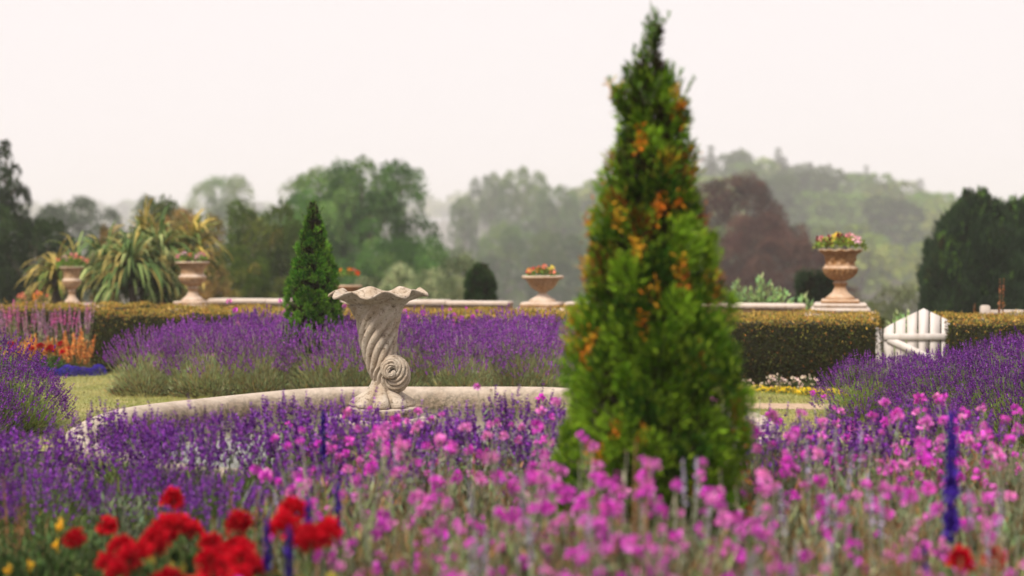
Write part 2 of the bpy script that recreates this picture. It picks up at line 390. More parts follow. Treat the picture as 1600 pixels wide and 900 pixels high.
def urn_tulip(name, x, y, z, s, label, mat, fluted=True, plinth=(.41, .13), slim=1.0, low=0):
    r = thing(name, (x, y, z), R(-13), label, 'urn', 'stone urns on the garden wall', s)
    k = slim
    g = Geo(); pw, phh = plinth
    if low: g.box((-pw * 1.2, -pw, -low), (pw * 1.2, pw, -.001), .02)
    g.box((-pw, -pw, 0.0), (pw, pw, phh * .55), .03); g.box((-pw * .88, -pw * .88, phh * .55 + .001), (pw * .88, pw * .88, phh), .02)
    g.build('plinth', M['coping'] if mat == 'urn' else M[mat], r)
    g = Geo(); g.box((-.26 * k, -.26 * k, phh + .001), (.26 * k, .26 * k, phh + .05), .015)
    g.lathe([(.20 * k, phh + .05), (.20 * k, phh + .075), (.165 * k, phh + .10), (.11 * k, phh + .15), (.082 * k, phh + .21), (.078 * k, phh + .25), (.10 * k, phh + .26), (.103 * k, phh + .285), (.08 * k, phh + .295), (.075 * k, phh + .31)], n=40)
    g.build('stem', M[mat], r, True)
    def fl(r_, z_, a, i):
        zz = z_ - phh
        gad = ((zz > .33) & (zz < .47)); fr = (zz > .5) & (zz < .64)
        return r_ * (1 - .11 * gad * (1 - wave(a, 20)) + .09 * fr * np.sin(a * 9 + 8 * zz) * np.sin((zz - .5) * 50)), z_ + .008 * (zz > .70) * np.cos(a * 12)
    g = Geo()
    zs = [(.07, .305), (.13, .33), (.19, .37), (.225, .41), (.24, .45), (.245, .475), (.235, .495), (.212, .505), (.20, .52), (.198, .56), (.205, .60), (.215, .64), (.225, .665), (.25, .69), (.29, .715), (.30, .73), (.295, .745), (.27, .745), (.22, .73), (.19, .66)]
    g.lathe([(a_ * k, b_ + phh) for a_, b_ in zs], n=160, fr=fl if fluted else None); g.build('bowl', M[mat], r, True)
    return r
def urn_bowl(name, x, y, z, s, label, mat):
    r = thing(name, (x, y, z), R(-13), label, 'urn', 'stone urns on the garden wall', s)
    g = Geo(); g.box((-.34, -.34, -.25), (.34, .34, .07), .02); g.box((-.28, -.28, .071), (.28, .28, .15), .02)
    for q in range(6): g.box((-.40 + q * .14, -.42, -.2), (-.30 + q * .14, -.345, .05 + .02 * (q % 2)), .02)
    g.build('plinth', M['urnpale'], r)
    g = Geo(); g.lathe([(.20, .151), (.19, .18), (.12, .22), (.07, .26), (.055, .29), (.07, .30)], n=32); g.build('stem', M[mat], r, True)
    g = Geo(); g.lathe([(.055, .295), (.09, .31), (.15, .345), (.20, .40), (.235, .46), (.25, .475), (.29, .485), (.305, .50), (.30, .53), (.27, .53), (.23, .50), (.2, .42)], n=120,
        fr=lambda r_, z_, a, i: (r_ * (1 - .06 * ((z_ > .32) & (z_ < .46)) * (1 - wave(a, 18)) + .012 * (z_ > .48) * np.cos(a * 14)), z_)); g.build('bowl', M[mat], r, True)
    return r
# bedding in the urns: leaves part and flowers part
def bedding(name, loc, rx, h, fcols, label, seed, nf=22, trail=.25, fs=.035, n=700, leafc=(.16, .26, .05)):
    rg = np.random.default_rng(seed); r = thing(name, loc, 0, label, 'flowers', 'flowers planted in the urns')
    g = Geo(); d = ball(rg, n); d[:, 2] = np.abs(d[:, 2]) * .9
    P = d * np.array([rx, rx * .9, h]) * rg.uniform(.5, 1, (n, 1)); ed = np.hypot(P[:, 0], P[:, 1]) / rx; P[:, 2] -= np.clip(ed - .75, 0, 1) * trail * rg.uniform(0, 1.5, n)
    g.leaves(P, d + rg.normal(size=(n, 3)) * .6, rg.uniform(.03, .06, n), .028, tint(rg, n, leafc, .3, .12), rg)
    g.build('foliage', M['leaf'], r)
    g = Geo()
    for k in range(nf):
        a = rg.uniform(0, 2 * PI); q = rg.uniform(.2, 1.05); c = np.array([math.cos(a) * rx * q, math.sin(a) * rx * q * .9, h * rg.uniform(.5, 1.15) * (1.15 - .5 * q)])
        col = np.array(fcols[k % len(fcols)]); m_ = 14; dd = ball(rg, m_); dd[:, 1] -= .3
        g.leaves(c + dd * fs * .3, dd, fs * rg.uniform(.8, 1.3), fs * .9, tint(rg, m_, col, .15, .05), rg)
    g.build('flowers', M['petal'], r)
    return r
pink = (.80, .28, .34); salmon = (.85, .28, .18); red = (.72, .04, .03); yel = (.80, .62, .10); maroon = (.20, .01, .03); orange = (.85, .30, .03); palep = (.85, .50, .55)
# large urn on the right
d5 = wall_y(4.4) ; x5 = X(1313, 19.4)
urn_tulip('garden_urn', x5, 19.4, Z(490, 19.0), 0.98, 'large ochre stone urn with fluted bowl and trailing pink flowers nearest the gate', 'urn', low=.7)
bedding('urn_flowers', (x5 - .0, 19.4, Z(384, 19.4)), .36, .13, [pink, yel, palep, maroon, pink, salmon, palep, maroon, yel], 'pink, yellow and maroon flowers spilling over the largest urn near the gate', 11, 30, .25, .045, 900, (.25, .34, .05))
y2 = wall_y(-4.85); x2 = X(301, y2)
urn_tulip('garden_urn', x2, y2, Z(481, y2), .86, 'pinkish tulip shaped stone urn at the left end of the pale coping', 'urnpale', fluted=False, plinth=(.34, .07), low=.6)
bedding('urn_flowers', (x2, y2, Z(404, y2)), .22, .08, [pink, palep, palep, salmon], 'pale pink flowers in the urn right of the arching strap leaves', 12, 14, .1, .035, 400)
y1 = 23.5; x1 = X(112, y1)
urn_tulip('garden_urn', x1, y1, Z(484, y1), .86, 'narrow weathered stone urn left of the arching strap leaves', 'urnpale', fluted=False, plinth=(.36, .08), slim=.74, low=.6)
bedding('urn_flowers', (x1, y1, Z(414, y1)), .24, .15, [salmon, pink, yel, salmon, palep], 'salmon pink flowers topping the narrow urn furthest to the side', 13, 16, .1, .04, 500)
y4 = wall_y(.35) + .1; x4 = X(848, y4)
urn_bowl('garden_urn', x4, y4, Z(488, y4), 1.0, 'wide shallow stone bowl urn standing alone between fountain and tall conifer', 'urnpale')
bedding('urn_flowers', (x4, y4, Z(431, y4)), .22, .12, [orange, red, salmon, yel], 'orange and red flowers in the wide shallow bowl urn', 14, 12, .05, .04, 300)
y3 = 23.2; x3 = X(541, y3)
urn_bowl('garden_urn', x3, y3, Z(489, y3), .85, 'small bowl urn mostly hidden behind the small conifer', 'urn')
bedding('urn_flowers', (x3, y3, Z(431, y3)), .2, .1, [salmon, red, orange], 'small red flowers in the bowl urn behind the small conifer', 15, 9, .05, .035, 250)
g = Geo(); rr_ = thing('stone_trough', (X(50, 24), 24, Z(484, 24)), 0, 'low flat terracotta planter beside the dark tree, left of the narrow urn', 'planter')
g.lathe([(.16, 0), (.2, .05), (.27, .07), (.27, .12), (.24, .12), (.22, .08)], n=40); g.build('pan', M['urn'], rr_, True)
g = Geo(); g.box((-.2, -.2, -.8), (.2, .2, -.001), .02); g.build('pedestal', M['wall'], rr_)
bedding('trough_flowers', (X(50, 24), 24, Z(475, 24)), .28, .22, [orange, salmon], 'brownish trailing flowers in the low flat planter', 16, 10, .1, .035, 400, (.2, .17, .06))
# sloping stone steps beside the narrow urn
g = Geo()
for k in range(5): g.box((X(130, y1) + k * .09, y1 - .25, -.2), (X(130, y1) + .12 + k * .09 + .03, y1 + .2, Z(474 + k * 2.2, y1)), .015)
tag(g.build('stone_steps', M['urnpale']), 'low stone steps sloping down beside the narrow urn', 'steps')

# ------------------------------------------------------------------ clipped hedges
def hedge(name, x0, x1, yf, depth, h, label, seed, nside=9000, ntop=15000, off=0.0):
    rg = np.random.default_rng(seed)
    ang = math.atan2(yf(x1) - yf(x0), x1 - x0); L = math.hypot(x1 - x0, yf(x1) - yf(x0))
    r = thing(name, (x0, yf(x0), 0), ang, label, 'hedge', 'clipped low hedges')
    g = Geo(); g.box((.05, .05, -.02), (L - .05, depth - .05, h - .05), .04, (.018, .018, .008)); g.build('branch_core', M['hedge'], r)
    g = Geo()
    def bump(u, v): return .03 * np.sin(u * 3.1 + seed) * np.sin(v * 4.3 + u) + .018 * np.sin(u * 9.7 + v * 7) + .012 * np.sin(u * 1.3)
    def face(n, fn, dirn, cols, prob, ln=(.02, .042)):
        P, D = fn(n); D = np.asarray(D) + rg.normal(size=(n, 3)) * .75
        ch = rg.choice(len(cols), n, p=prob); col = np.array(cols)[ch] * (1 + rg.normal(size=(n, 1)) * .3)
        g.leaves(P - unit(D) * .012, D, rg.uniform(*ln, n), rg.uniform(.008, .016, n), np.clip(col, .004, .9), rg)
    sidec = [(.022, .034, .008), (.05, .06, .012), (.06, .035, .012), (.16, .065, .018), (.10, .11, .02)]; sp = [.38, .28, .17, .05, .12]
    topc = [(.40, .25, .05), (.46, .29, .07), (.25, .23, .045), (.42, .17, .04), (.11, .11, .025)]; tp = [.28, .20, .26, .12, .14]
    A_ = L * h
    def front(n): u = rg.uniform(0, L, n); v = rg.uniform(0, h, n) ; return np.stack([u, bump(u, v) + .02 * rg.normal(size=n) + .05 * (v / h) ** 6, v], 1), np.tile([0, -1., .3], (n, 1))
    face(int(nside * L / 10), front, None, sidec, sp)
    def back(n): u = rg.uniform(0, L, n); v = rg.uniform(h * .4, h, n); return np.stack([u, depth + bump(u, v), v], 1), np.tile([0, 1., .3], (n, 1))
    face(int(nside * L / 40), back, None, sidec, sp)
    for e in (0, 1):
        def end(n): u = rg.uniform(0, depth, n); v = rg.uniform(0, h, n); return np.stack([np.full(n, L * e) + bump(u, v), u, v], 1), np.tile([-1. + 2 * e, 0, .3], (n, 1))
        face(int(nside * depth / 14), end, None, sidec, sp)
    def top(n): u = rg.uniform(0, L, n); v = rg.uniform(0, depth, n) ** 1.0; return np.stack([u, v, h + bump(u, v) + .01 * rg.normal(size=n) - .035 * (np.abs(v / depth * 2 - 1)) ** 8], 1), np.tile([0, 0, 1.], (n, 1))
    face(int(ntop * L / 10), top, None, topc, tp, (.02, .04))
    def shoulder(n): u = rg.uniform(0, L, n); v = h - np.abs(rg.normal(size=n)) * .13; return np.stack([u, bump(u, v) - .004, np.clip(v, .1, h)], 1), np.tile([0, -1., .4], (n, 1))
    face(int(1500 * L / 10), shoulder, None, topc, [.12, .08, .40, .12, .28])
    def stray(n): u = rg.uniform(0, L, n); return np.stack([u, rg.uniform(0, depth, n), h + rg.uniform(.0, .035, n)], 1), np.tile([0, -.2, 1.4], (n, 1))
    face(int(900 * L / 10), stray, None, topc, tp, (.04, .07))
    def edge(n): u = rg.uniform(0, L, n); return np.stack([u, rg.normal(size=n) * .02 + .02, h - .03 + .03 * rg.normal(size=n)], 1), np.tile([0, -.6, .8], (n, 1))
    face(int(1800 * L / 10), edge, None, topc, tp)
    g.build('foliage', M['hedge'], r)
    return r
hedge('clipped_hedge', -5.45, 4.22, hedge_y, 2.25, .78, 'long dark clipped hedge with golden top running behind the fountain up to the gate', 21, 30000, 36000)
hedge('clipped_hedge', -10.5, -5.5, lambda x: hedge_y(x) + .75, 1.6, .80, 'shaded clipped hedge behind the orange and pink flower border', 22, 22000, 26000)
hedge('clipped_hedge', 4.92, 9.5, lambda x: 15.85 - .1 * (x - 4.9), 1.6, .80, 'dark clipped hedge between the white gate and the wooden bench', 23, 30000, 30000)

# ------------------------------------------------------------------ white picket gate
GY = 16.35; gx0, gx1 = X(1381, GY), X(1506, GY)
gt = thing('picket_gate', (gx0, GY, 0), R(-2), 'white painted wooden picket gate with an arched top between two hedges', 'gate')
W_ = gx1 - gx0; nb = 7
def gtop(u): return .68 + .24 * (1 - abs(2 * u - 1)) ** .85
for k in range(nb):
    u0, u1 = k / nb + .011, (k + 1) / nb - .011; g = Geo()
    z0, zm, z1 = gtop(u0), gtop((u0 + u1) / 2), gtop(u1)
    xs_ = [u0 * W_, (u0 + u1) / 2 * W_, u1 * W_]
    ft_ = [(xs_[0], 0, .08), (xs_[1], 0, .08), (xs_[2], 0, .08), (xs_[2], 0, z1), (xs_[1], 0, zm if k != 3 else zm + .005), (xs_[0], 0, z0)]
    Vf = np.array(ft_); Vb = Vf + [0, .022, 0]
    g.add(np.concatenate([Vf, Vb]), [[0, 1, 4, 5], [1, 2, 3, 4], [7, 6, 11, 10], [8, 7, 10, 9], [5, 4, 10, 11], [4, 3, 9, 10], [0, 5, 11, 6], [2, 8, 9, 3], [1, 0, 6, 7], [2, 1, 7, 8]])
    g.build('board', M['paint'], gt)
for z in (.60, .18):
    g = Geo(); g.box((.0, -.022, z - .036), (W_, -.002, z + .036), .003); g.build('rail', M['paint'], gt)
g = Geo(); L_ = math.hypot(W_ - .1, .38); c_, s_2 = (W_ - .1) / L_, -.38 / L_
q = np.array([(0.0, -.04), (L_, -.04), (L_, .04), (0, .04)]); P2 = np.array([(.05 + u * c_ - v * s_2, .575 + u * s_2 + v * c_) for u, v in q])
Vf = np.stack([P2[:, 0], np.full(4, -.021), P2[:, 1]], 1); Vb = Vf + [0, .018, 0]
g.add(np.concatenate([Vf, Vb]), [[0, 1, 2, 3], [5, 4, 7, 6], [0, 4, 5, 1], [1, 5, 6, 2], [2, 6, 7, 3], [3, 7, 4, 0]]); g.build('brace', M['paint'], gt)
for sx in (-.09, W_ + .02):
    g = Geo(); g.box((sx, -.02, 0), (sx + .07, .05, .70), .008); g.build('gate_post', M['paint'], gt)

# ------------------------------------------------------------------ wooden bench beyond the hedge
BY = 18.2; bx = X(1534, BY)
bn = thing('garden_bench', (bx, BY, 0), 0, 'weathered wooden bench back showing above the hedge on the gate side', 'bench')
zt = Z(477, BY)
for u in (0, 1.45):
    g = Geo(); g.box((u, 0, 0), (u + .12, .08, zt), .02); g.build('back_post', M['wood'], bn)
    g = Geo(); g.box((u + .02, -.5, 0), (u + .09, -.43, .6), .01); g.build('leg', M['wood'], bn)
    g = Geo(); g.box((u + .01, -.52, .601), (u + .10, -.002, .64), .01); g.build('armrest', M['wood'], bn)
g = Geo(); g.box((.122, .01, zt - .13), (1.448, .06, zt - .06), .012); g.build('top_rail', M['wood'], bn)
for k in range(10):
    g = Geo(); g.box((.17 + k * .13, .02, .5), (.23 + k * .13, .05, zt - .132), .004); g.build('slat', M['wood'], bn)
g = Geo(); g.box((.02, -.50, .42), (1.55, -.004, .46), .01); g.build('seat', M['wood'], bn)

# ================================================================== vegetation
UP = np.array([0, 0, 1.0])
# ---- lavender bush: foliage mound, flower stems, flower spikes
def make_lavender(seed, Rr=.55, H=.74, ns=330, nf=5200, purple=(.20, .055, .42), low=.25, spike=.045, leafc=(.20, .25, .10), fine=1.0):
    rg = np.random.default_rng(seed)
    r = thing('lavender_bush', (0, 0, 0), 0, 'lavender bush', 'lavender')
    g = Geo()                                       # leafy mound
    d = ball(rg, nf); d[:, 2] = np.abs(d[:, 2])
    k = rg.uniform(.35, .80, (nf, 1)); P = d * np.array([Rr * 1.12, Rr * 1.12, H * .78]) * k; P[:, 2] = np.maximum(P[:, 2], .0)
    D = unit(d * [1, 1, .8] + UP * .75 + rg.normal(size=(nf, 3)) * .28)
    patch = .5 + .5 * np.sin(P[:, 0] * 9 + seed) * np.cos(P[:, 1] * 8 + P[:, 2] * 7)
    col = tint(rg, nf, leafc, .3, .1); col[rg.random(nf) < .12 + .1 * patch] *= np.array([1.25, .75, .6])
    g.leaves(P, D, rg.uniform(.05, .11, nf), rg.uniform(.004, .008, nf) * fine, col, rg)
    # woody base
    n2 = 500; d2 = ball(rg, n2); P2 = d2 * np.array([Rr * .7, Rr * .7, .12]); P2[:, 2] = np.abs(P2[:, 2])
    g.leaves(P2, unit(d2 * [1, 1, .3] + UP * .4), rg.uniform(.08, .16, n2), .012, tint(rg, n2, (.10, .08, .045), .3), rg)
    g.build('foliage', M['leaf'], r)
    g = Geo(); gs = Geo()
    a = rg.uniform(0, 2 * PI, ns); cz = rg.uniform(low, 1.0, ns) ** .8; sn = np.sqrt(1 - cz ** 2)
    dd = np.stack([np.cos(a) * sn, np.sin(a) * sn, cz], 1)
    jit = 1 + rg.normal(size=(ns, 1)) * .07
    tip = dd * np.array([Rr * 1.15, Rr * 1.15, H]) * jit; tip[:, 2] = np.maximum(tip[:, 2], .10)
    ax = unit(dd * [1, 1, .6] + UP * .9 + rg.normal(size=(ns, 3)) * .12)
    Ls = rg.uniform(.10, .20, ns)[:, None]
    for s_ in (0, 1):
        gs.leaves(tip - ax * Ls, ax, Ls[:, 0], .0038 * fine, tint(rg, ns, np.array(leafc) * 1.05, .2), rg)
    hl = rg.uniform(spike * .8, spike * 1.35, ns)
    nw = 6
    for wv in range(nw):
        t_ = wv / (nw - 1) + (0 if wv else -.35); c = tip + ax * (hl * t_)[:, None]
        wd = (1 - .45 * max(t_, 0)) * .0165 * fine
        for p in range(4):
            o_ = rg.normal(size=(ns, 3)); o_ = unit(o_ - ax * (o_ * ax).sum(1, keepdims=True))
            pc = tint(rg, ns, purple, .38, .12); lite = rg.random(ns) < .25; pc[lite] = pc[lite] * 1.6 + [.11, .045, .11]  # a random share of florets is coloured paler as painted highlights
            g.leaves(c - ax * .004, unit(o_ * .8 + ax * .9), wd * rg.uniform(.9, 1.5, ns), wd * .75, pc, rg, side=ax + .3 * rg.normal(size=(ns, 3)))
    g.build('flower_spikes', M['petal'], r); gs.build('stems', M['leaf'], r)
    return r
lavA = [make_lavender(100 + k, .52, .76, (440, 340, 520)[k], 6400, low=(.45, .62, .30)[k], leafc=(.34, .38, .19), purple=(.22, .052, .31)) for k in range(3)]     # far row
lavB = [make_lavender(110 + k, .62, .76, 900, 6600, low=.14, leafc=(.20, .28, .08), purple=(.145, .028, .23), spike=.05) for k in range(3)]    # dense near side masses
lavC = [make_lavender(120 + k, .50, .70, 175, 6000, low=.62, spike=.085, leafc=(.15, .21, .07), purple=(.15, .03, .25), fine=1.35) for k in range(3)]     # foreground
rng = np.random.default_rng(77)
k = 0
for row, (dy, sx) in enumerate(((0, 0), (.55, .3), (1.1, 0))):
    for i in range(12):
        x = -4.05 + i * .40 + sx * .6 + .07 * math.sin(i * 2.7 + row); y = 15.35 + dy + .14 * math.sin(i * 1.9 + row) - x * .08
        if x > .62: continue
        if row == 2 and i == 0: continue
        mb = 'middle' if row == 1 else ('near side' if row == 0 else 'hedge side')
        px = 800 + x * F / y; wh = 'near its lawn end' if px < 330 else 'before the small conifer' if px < 525 else 'right behind the shell fountain' if px < 690 else 'between shell fountain and tall conifer'
        lab = {0: 'front lavender bush of the long row, ', 1: 'middle lavender bush of the long row, ', 2: 'hedge-side lavender bush of the long row, '}[row] + wh
        grp = 'long lavender row, ' + mb + ', ' + wh
        if row == 0 and i == 0: lab = 'lavender bush ending the long row by the lawn, nearest the orange border'; grp = None
        o = place(lavA[k % 3], (x, y, 0), rng.uniform(0, 6.28), rng.uniform(.84, 1.08) * (.9 if i == 0 else 1), lab, grp); k += 1
        if not grp and 'group' in o: del o['group']
for i, (x, y, s) in enumerate([(-4.80, 12.75, 1.06), (-4.42, 12.35, .80), (-5.25, 12.3, 1.15), (-4.70, 11.75, .84)]):
    place(lavB[i % 3], (x, y, 0), i * 1.3, s, ['lavender bush at the back of the mound at the picture edge beside the lawn', 'low lavender bush of the mound reaching out over the lawn', 'tallest lavender bush of the mound cut by the picture edge', 'front green-sided lavender bush at the foot of the mound by the lawn'][i], 'lavender mound beside the lawn')
k = 3
spots = [(3.35, 13.3, .74), (3.95, 13.0, .84), (3.8, 13.7, .72), (4.5, 13.3, .90), (5.15, 13.2, 1.1), (3.85, 12.35, .82), (4.35, 12.3, .98), (4.95, 12.4, 1.05), (5.5, 12.3, 1.1), (4.15, 11.6, .82), (4.6, 11.4, .92), (5.2, 11.5, 1.0), (4.5, 10.7, .78), (5.0, 10.6, .9), (5.0, 13.9, .9), (5.6, 13.9, 1.0), (4.1, 14.1, .66)]
for i, (x, y, s) in enumerate(spots):
    back = y > 13; mid = 12 < y <= 13
    if i == 0: lab, grp = 'small greenish lavender bush at the tip of the big mass beside the yellow flowers', None
    else:
        lab = 'dense lavender bush at the back of the big purple mass nearest the gate' if back else ('dense lavender bush in the middle of the big purple mass below the gate' if mid else 'lavender bush at the green front foot of the big purple mass below the gate')
        grp = 'big lavender mass, ' + ('back' if back else 'middle' if mid else 'front')
    o = place(lavB[k % 3], (x, y, 0), rng.uniform(0, 6.28), s, lab, grp); k += 1
    if not grp and 'group' in o: del o['group']
k = 0
for i in range(19):
    x = -3.6 + i * .33; y = 7.75 + .25 * math.sin(i * 1.9)
    wh = 'by the lawn corner' if x < -2.6 else 'below the curving basin rim' if x < -1.5 else 'just before the shell fountain' if x < -.5 else 'between shell and tall conifer' if x < .4 else 'behind the tall conifer' if x < 1.3 else 'below the gravel path'
    lab = ('blurred foreground lavender bush, ' if x < -.95 else 'blurred foreground lavender bush among pink flowers, ') + wh
    place(lavC[k % 3], (x, y, 0), rng.uniform(0, 6.28), rng.uniform(.92, 1.04) * (.86 if -3.1 < x < -1.95 else .9 if x < -1.9 else .97 if x < -.9 else .93), lab, 'foreground lavender, ' + wh); k += 1
for i in range(7):
    x = -3.1 + i * .42; y = 6.95 + .2 * math.cos(i * 2.3)
    place(lavC[k % 3], (x, y, 0), rng.uniform(0, 6.28), rng.uniform(.58, .68), 'low green-based lavender bush ' + ('in the dark corner behind the outer geraniums' if i < 3 else 'right behind the crowded red geraniums' if i < 5 else 'behind the blue spires and scattered red petals'), 'lavender behind the geraniums ' + 'abc'[0 if i < 3 else 1 if i < 5 else 2]); k += 1

# ---- pink campion plants: leafy grey stems with round magenta heads
def make_campion(seed, nst=8, H=.74, Rr=.25, magenta=(.66, .055, .56), head=.0235, stemc=(.36, .35, .25), nfill=560, multi=.9):
    rg = np.random.default_rng(seed); r = thing('campion_plant', (0, 0, 0), 0, 'pink campion plant', 'pink flowers')
    g = Geo(); gf = Geo(); tips = []
    for k in range(nst):
        a = rg.uniform(0, 2 * PI); q = math.sqrt(rg.random()) * Rr; h = H * rg.uniform(.55, 1.08)
        b0 = np.array([math.cos(a) * q * .45, math.sin(a) * q * .45, 0]); tp = np.array([math.cos(a) * q * 1.3, math.sin(a) * q * 1.3, h])
        md = (b0 + tp) / 2 + rg.normal(size=3) * .012; sc_ = np.array(stemc) * rg.uniform(.7, 1.3)
        g.tube([b0, md, tp], [.0028, .0024, .0018], 4, sc_, False); tips.append(tp)
        for j in range(rg.poisson(multi)):
            t_ = rg.uniform(.55, .9); s0 = b0 + (tp - b0) * t_; e = s0 + np.array([rg.normal() * .05, rg.normal() * .05, rg.uniform(.04, .12)])
            g.tube([s0, (s0 + e) / 2 + rg.normal(size=3) * .004, e], .0016, 3, sc_, False); tips.append(e)
        n = 16; t_ = rg.uniform(.05, .9, n)[:, None]; P = b0 + (tp - b0) * t_
        g.leaves(P, ball(rg, n) + UP * .8, rg.uniform(.03, .07, n), rg.uniform(.006, .012, n), tint(rg, n, (.24, .27, .15), .3, .1), rg)
    P = np.stack([rg.normal(size=nfill) * Rr * .8, rg.normal(size=nfill) * Rr * .8, rg.uniform(0, H * .62, nfill)], 1)
    fc = np.where((rg.random(nfill) < .32)[:, None], tint(rg, nfill, (.30, .16, .07), .35, .1), tint(rg, nfill, (.19, .23, .11), .45, .12))
    g.leaves(P, ball(rg, nfill) * .6 + UP, rg.uniform(.05, .13, nfill), rg.uniform(.004, .012, nfill), fc, rg)
    for tp in tips:
        if rg.random() < .12:                   # spent seed head
            n = 8; gf.leaves(np.tile(tp, (n, 1)), ball(rg, n) + UP, .012, .006, tint(rg, n, (.30, .2, .15), .2), rg); continue
        n = 20; d = ball(rg, n) + UP * .25; s_ = rg.uniform(.5, 1.35); pale = rg.random() ** 2 * .75
        c = np.array(magenta) * (1 - pale) + np.array([.80, .30, .58]) * pale
        gf.leaves(tp + unit(d) * head * .25 * s_, d, head * s_ * rg.uniform(.7, 1.1, n), head * .95 * s_, tint(rg, n, c, .18, .06), rg)
        n = 6; gf.leaves(np.tile(tp - UP * .012, (n, 1)), ball(rg, n) * .5 + UP, .016, .007, tint(rg, n, (.2, .22, .12), .2), rg)
    gf.build('flower_heads', M['petal'], r); g.build('stems', M['leaf'], r)
    return r
camp = [make_campion(200 + k) for k in range(6)]
rng = np.random.default_rng(42)
pts = []
tries = 0
while len(pts) < 92 and tries < 20000:
    tries += 1
    y = rng.uniform(3.9, 7.9); px = rng.uniform(470, 1680); x = X(px, y)
    if px < 640 and y < 5.6 and rng.random() < .75: continue
    if (x - X(1030, 6.0)) ** 2 + (y - 6.0) ** 2 < .38 ** 2: continue
    if any((x - a) ** 2 + (y - b_) ** 2 < .27 ** 2 for a, b_ in pts): continue
    pts.append((x, y))
for i, (x, y) in enumerate(pts):
    px = 800 + x * F / y
    if px < 860: lab, grp = 'pink campion clump before the fountain and basin, its magenta heads thinly scattered', 'pink campions before the fountain'
    elif px < 1190 and y < 6: lab, grp = 'pink campion clump standing in front of the tall conifer', 'pink campions before the tall conifer'
    elif px < 1190: lab, grp = 'pink campion clump crowding the foot of the tall conifer', 'pink campions at the conifer foot'
    else: lab, grp = ('pink campion clump between the tall conifer and the tallest blue spire' if px < 1400 else 'pink campion clump around the tallest blue spire'), 'pink campions beyond the conifer' + (' and round the spire' if px >= 1400 else '')
    s = rng.uniform(.85, 1.12)
    band = 'very front' if y < 4.9 else 'mid bed' if y < 6.3 else 'back of bed'
    lab = lab.replace(', its magenta heads thinly scattered', '') + ', ' + band; grp += ', ' + band.split(',')[0]
    if y < 4.9: s *= .80
    elif y < 5.8: s *= .93
    if 880 < px < 1180 and 4.9 < y < 5.8: s *= 1.05
    place(camp[i % 6], (x, y, 0), rng.uniform(0, 6.28), s, lab, grp)
for i, (px, y, top) in enumerate([(885, 5.3, 688), (938, 5.2, 690), (990, 5.35, 676), (928, 5.0, 726), (1014, 5.1, 722), (1045, 4.9, 752), (1128, 5.2, 706), (1165, 5.1, 722), (1092, 5.0, 738), (968, 4.8, 770)]):
    place(camp[i % 6], (X(px, y), y, 0), i * 1.3, (1, 1, Z(top, y) / .79), 'taller pink campion clump whose heads stand out against the tall conifer', 'pink campions against the conifer')
for i, (px, y, s) in enumerate([(410, 17.1, 1.1), (440, 16.9, 1.08), (470, 17.0, 1.1), (520, 17.0, 1.1), (550, 16.95, 1.05), (640, 16.9, 1.0), (672, 16.8, 1.0), (705, 16.8, 1.02), (735, 16.7, .98), (590, 16.9, 1.0)]):
    lab = 'pink campion clump rising over the lavender beside the small conifer' if px < 600 else 'pink campion clump rising over the lavender, seen past the shell mouth'
    place(camp[i % 6], (X(px, y), y, 0), i, s * 1.2, lab, 'distant pink campions' + (' by the small conifer' if px < 600 else ' past the shell'))

# ---- generic border plants with upright flower heads
def make_spire(name, cat, seed, nst, H, Rr, fcol, hl, hw, leafc=(.14, .2, .06), nfill=250, leafw=.012, petal=.014, dens=60):
    rg = np.random.default_rng(seed); r = thing(name, (0, 0, 0), 0, name.replace('_', ' '), cat); g = Geo(); gf = Geo()
    for k in range(nst):
        a = rg.uniform(0, 2 * PI); q = math.sqrt(rg.random()) * Rr; h = H * (rg.uniform(.66, 1.05) if nst > 1 else 1.0)
        b0 = np.array([math.cos(a) * q * .5, math.sin(a) * q * .5, 0]); tp = np.array([math.cos(a) * q * 1.1, math.sin(a) * q * 1.1, h]); ax = unit(tp - b0)
        g.tube([b0, tp - ax * .01], [.0035, .002], 4, leafc, False)
        n = dens; t_ = rg.random(n); t_ = t_ + .018 * np.sin(t_ * hl * 190 + k); w0 = .55 + .45 * rg.random(n); P = tp - ax * (t_ * hl)[:, None]; d = ball(rg, n) + ax * .4
        w_ = w0 * (.35 + .65 * np.sin(np.clip(t_ * 1.6, 0, 1) * PI / 2)) * (1 - .45 * (np.sin(t_ * 21 + seed) > .4))
        gf.leaves(P, d, hw * w_, petal, tint(rg, n, fcol, .3, .08), rg)
        n = 14; P = b0 + (tp - b0) * rg.uniform(.05, .75, n)[:, None]
        g.leaves(P, ball(rg, n) + UP * .5, rg.uniform(.03, .06, n), leafw, tint(rg, n, leafc, .3, .1), rg)
    P = np.stack([rg.normal(size=nfill) * Rr * .6, rg.normal(size=nfill) * Rr * .6, rg.uniform(0, H * .5, nfill)], 1)
    g.leaves(P, ball(rg, nfill) + UP * .7, rg.uniform(.03, .07, nfill), leafw, tint(rg, nfill, leafc, .3, .12), rg)
    g.build('stems', M['leaf'], r); gf.build('flower_heads', M['petal'], r); return r
blue = (.07, .028, .32)
sp1 = make_spire('blue_salvia', 'blue flower', 301, 1, 1.02, .01, blue, .46, .046, nfill=40, dens=520, petal=.028)
sp2 = make_spire('blue_salvia', 'blue flower', 302, 1, .80, .01, blue, .22, .027, nfill=40, dens=260, petal=.022)
yb = 5.0; place(sp1, (X(1491, yb), yb, 0), 0, (1.0), 'tall dark blue flower spire rising through pink flowers near the picture edge')
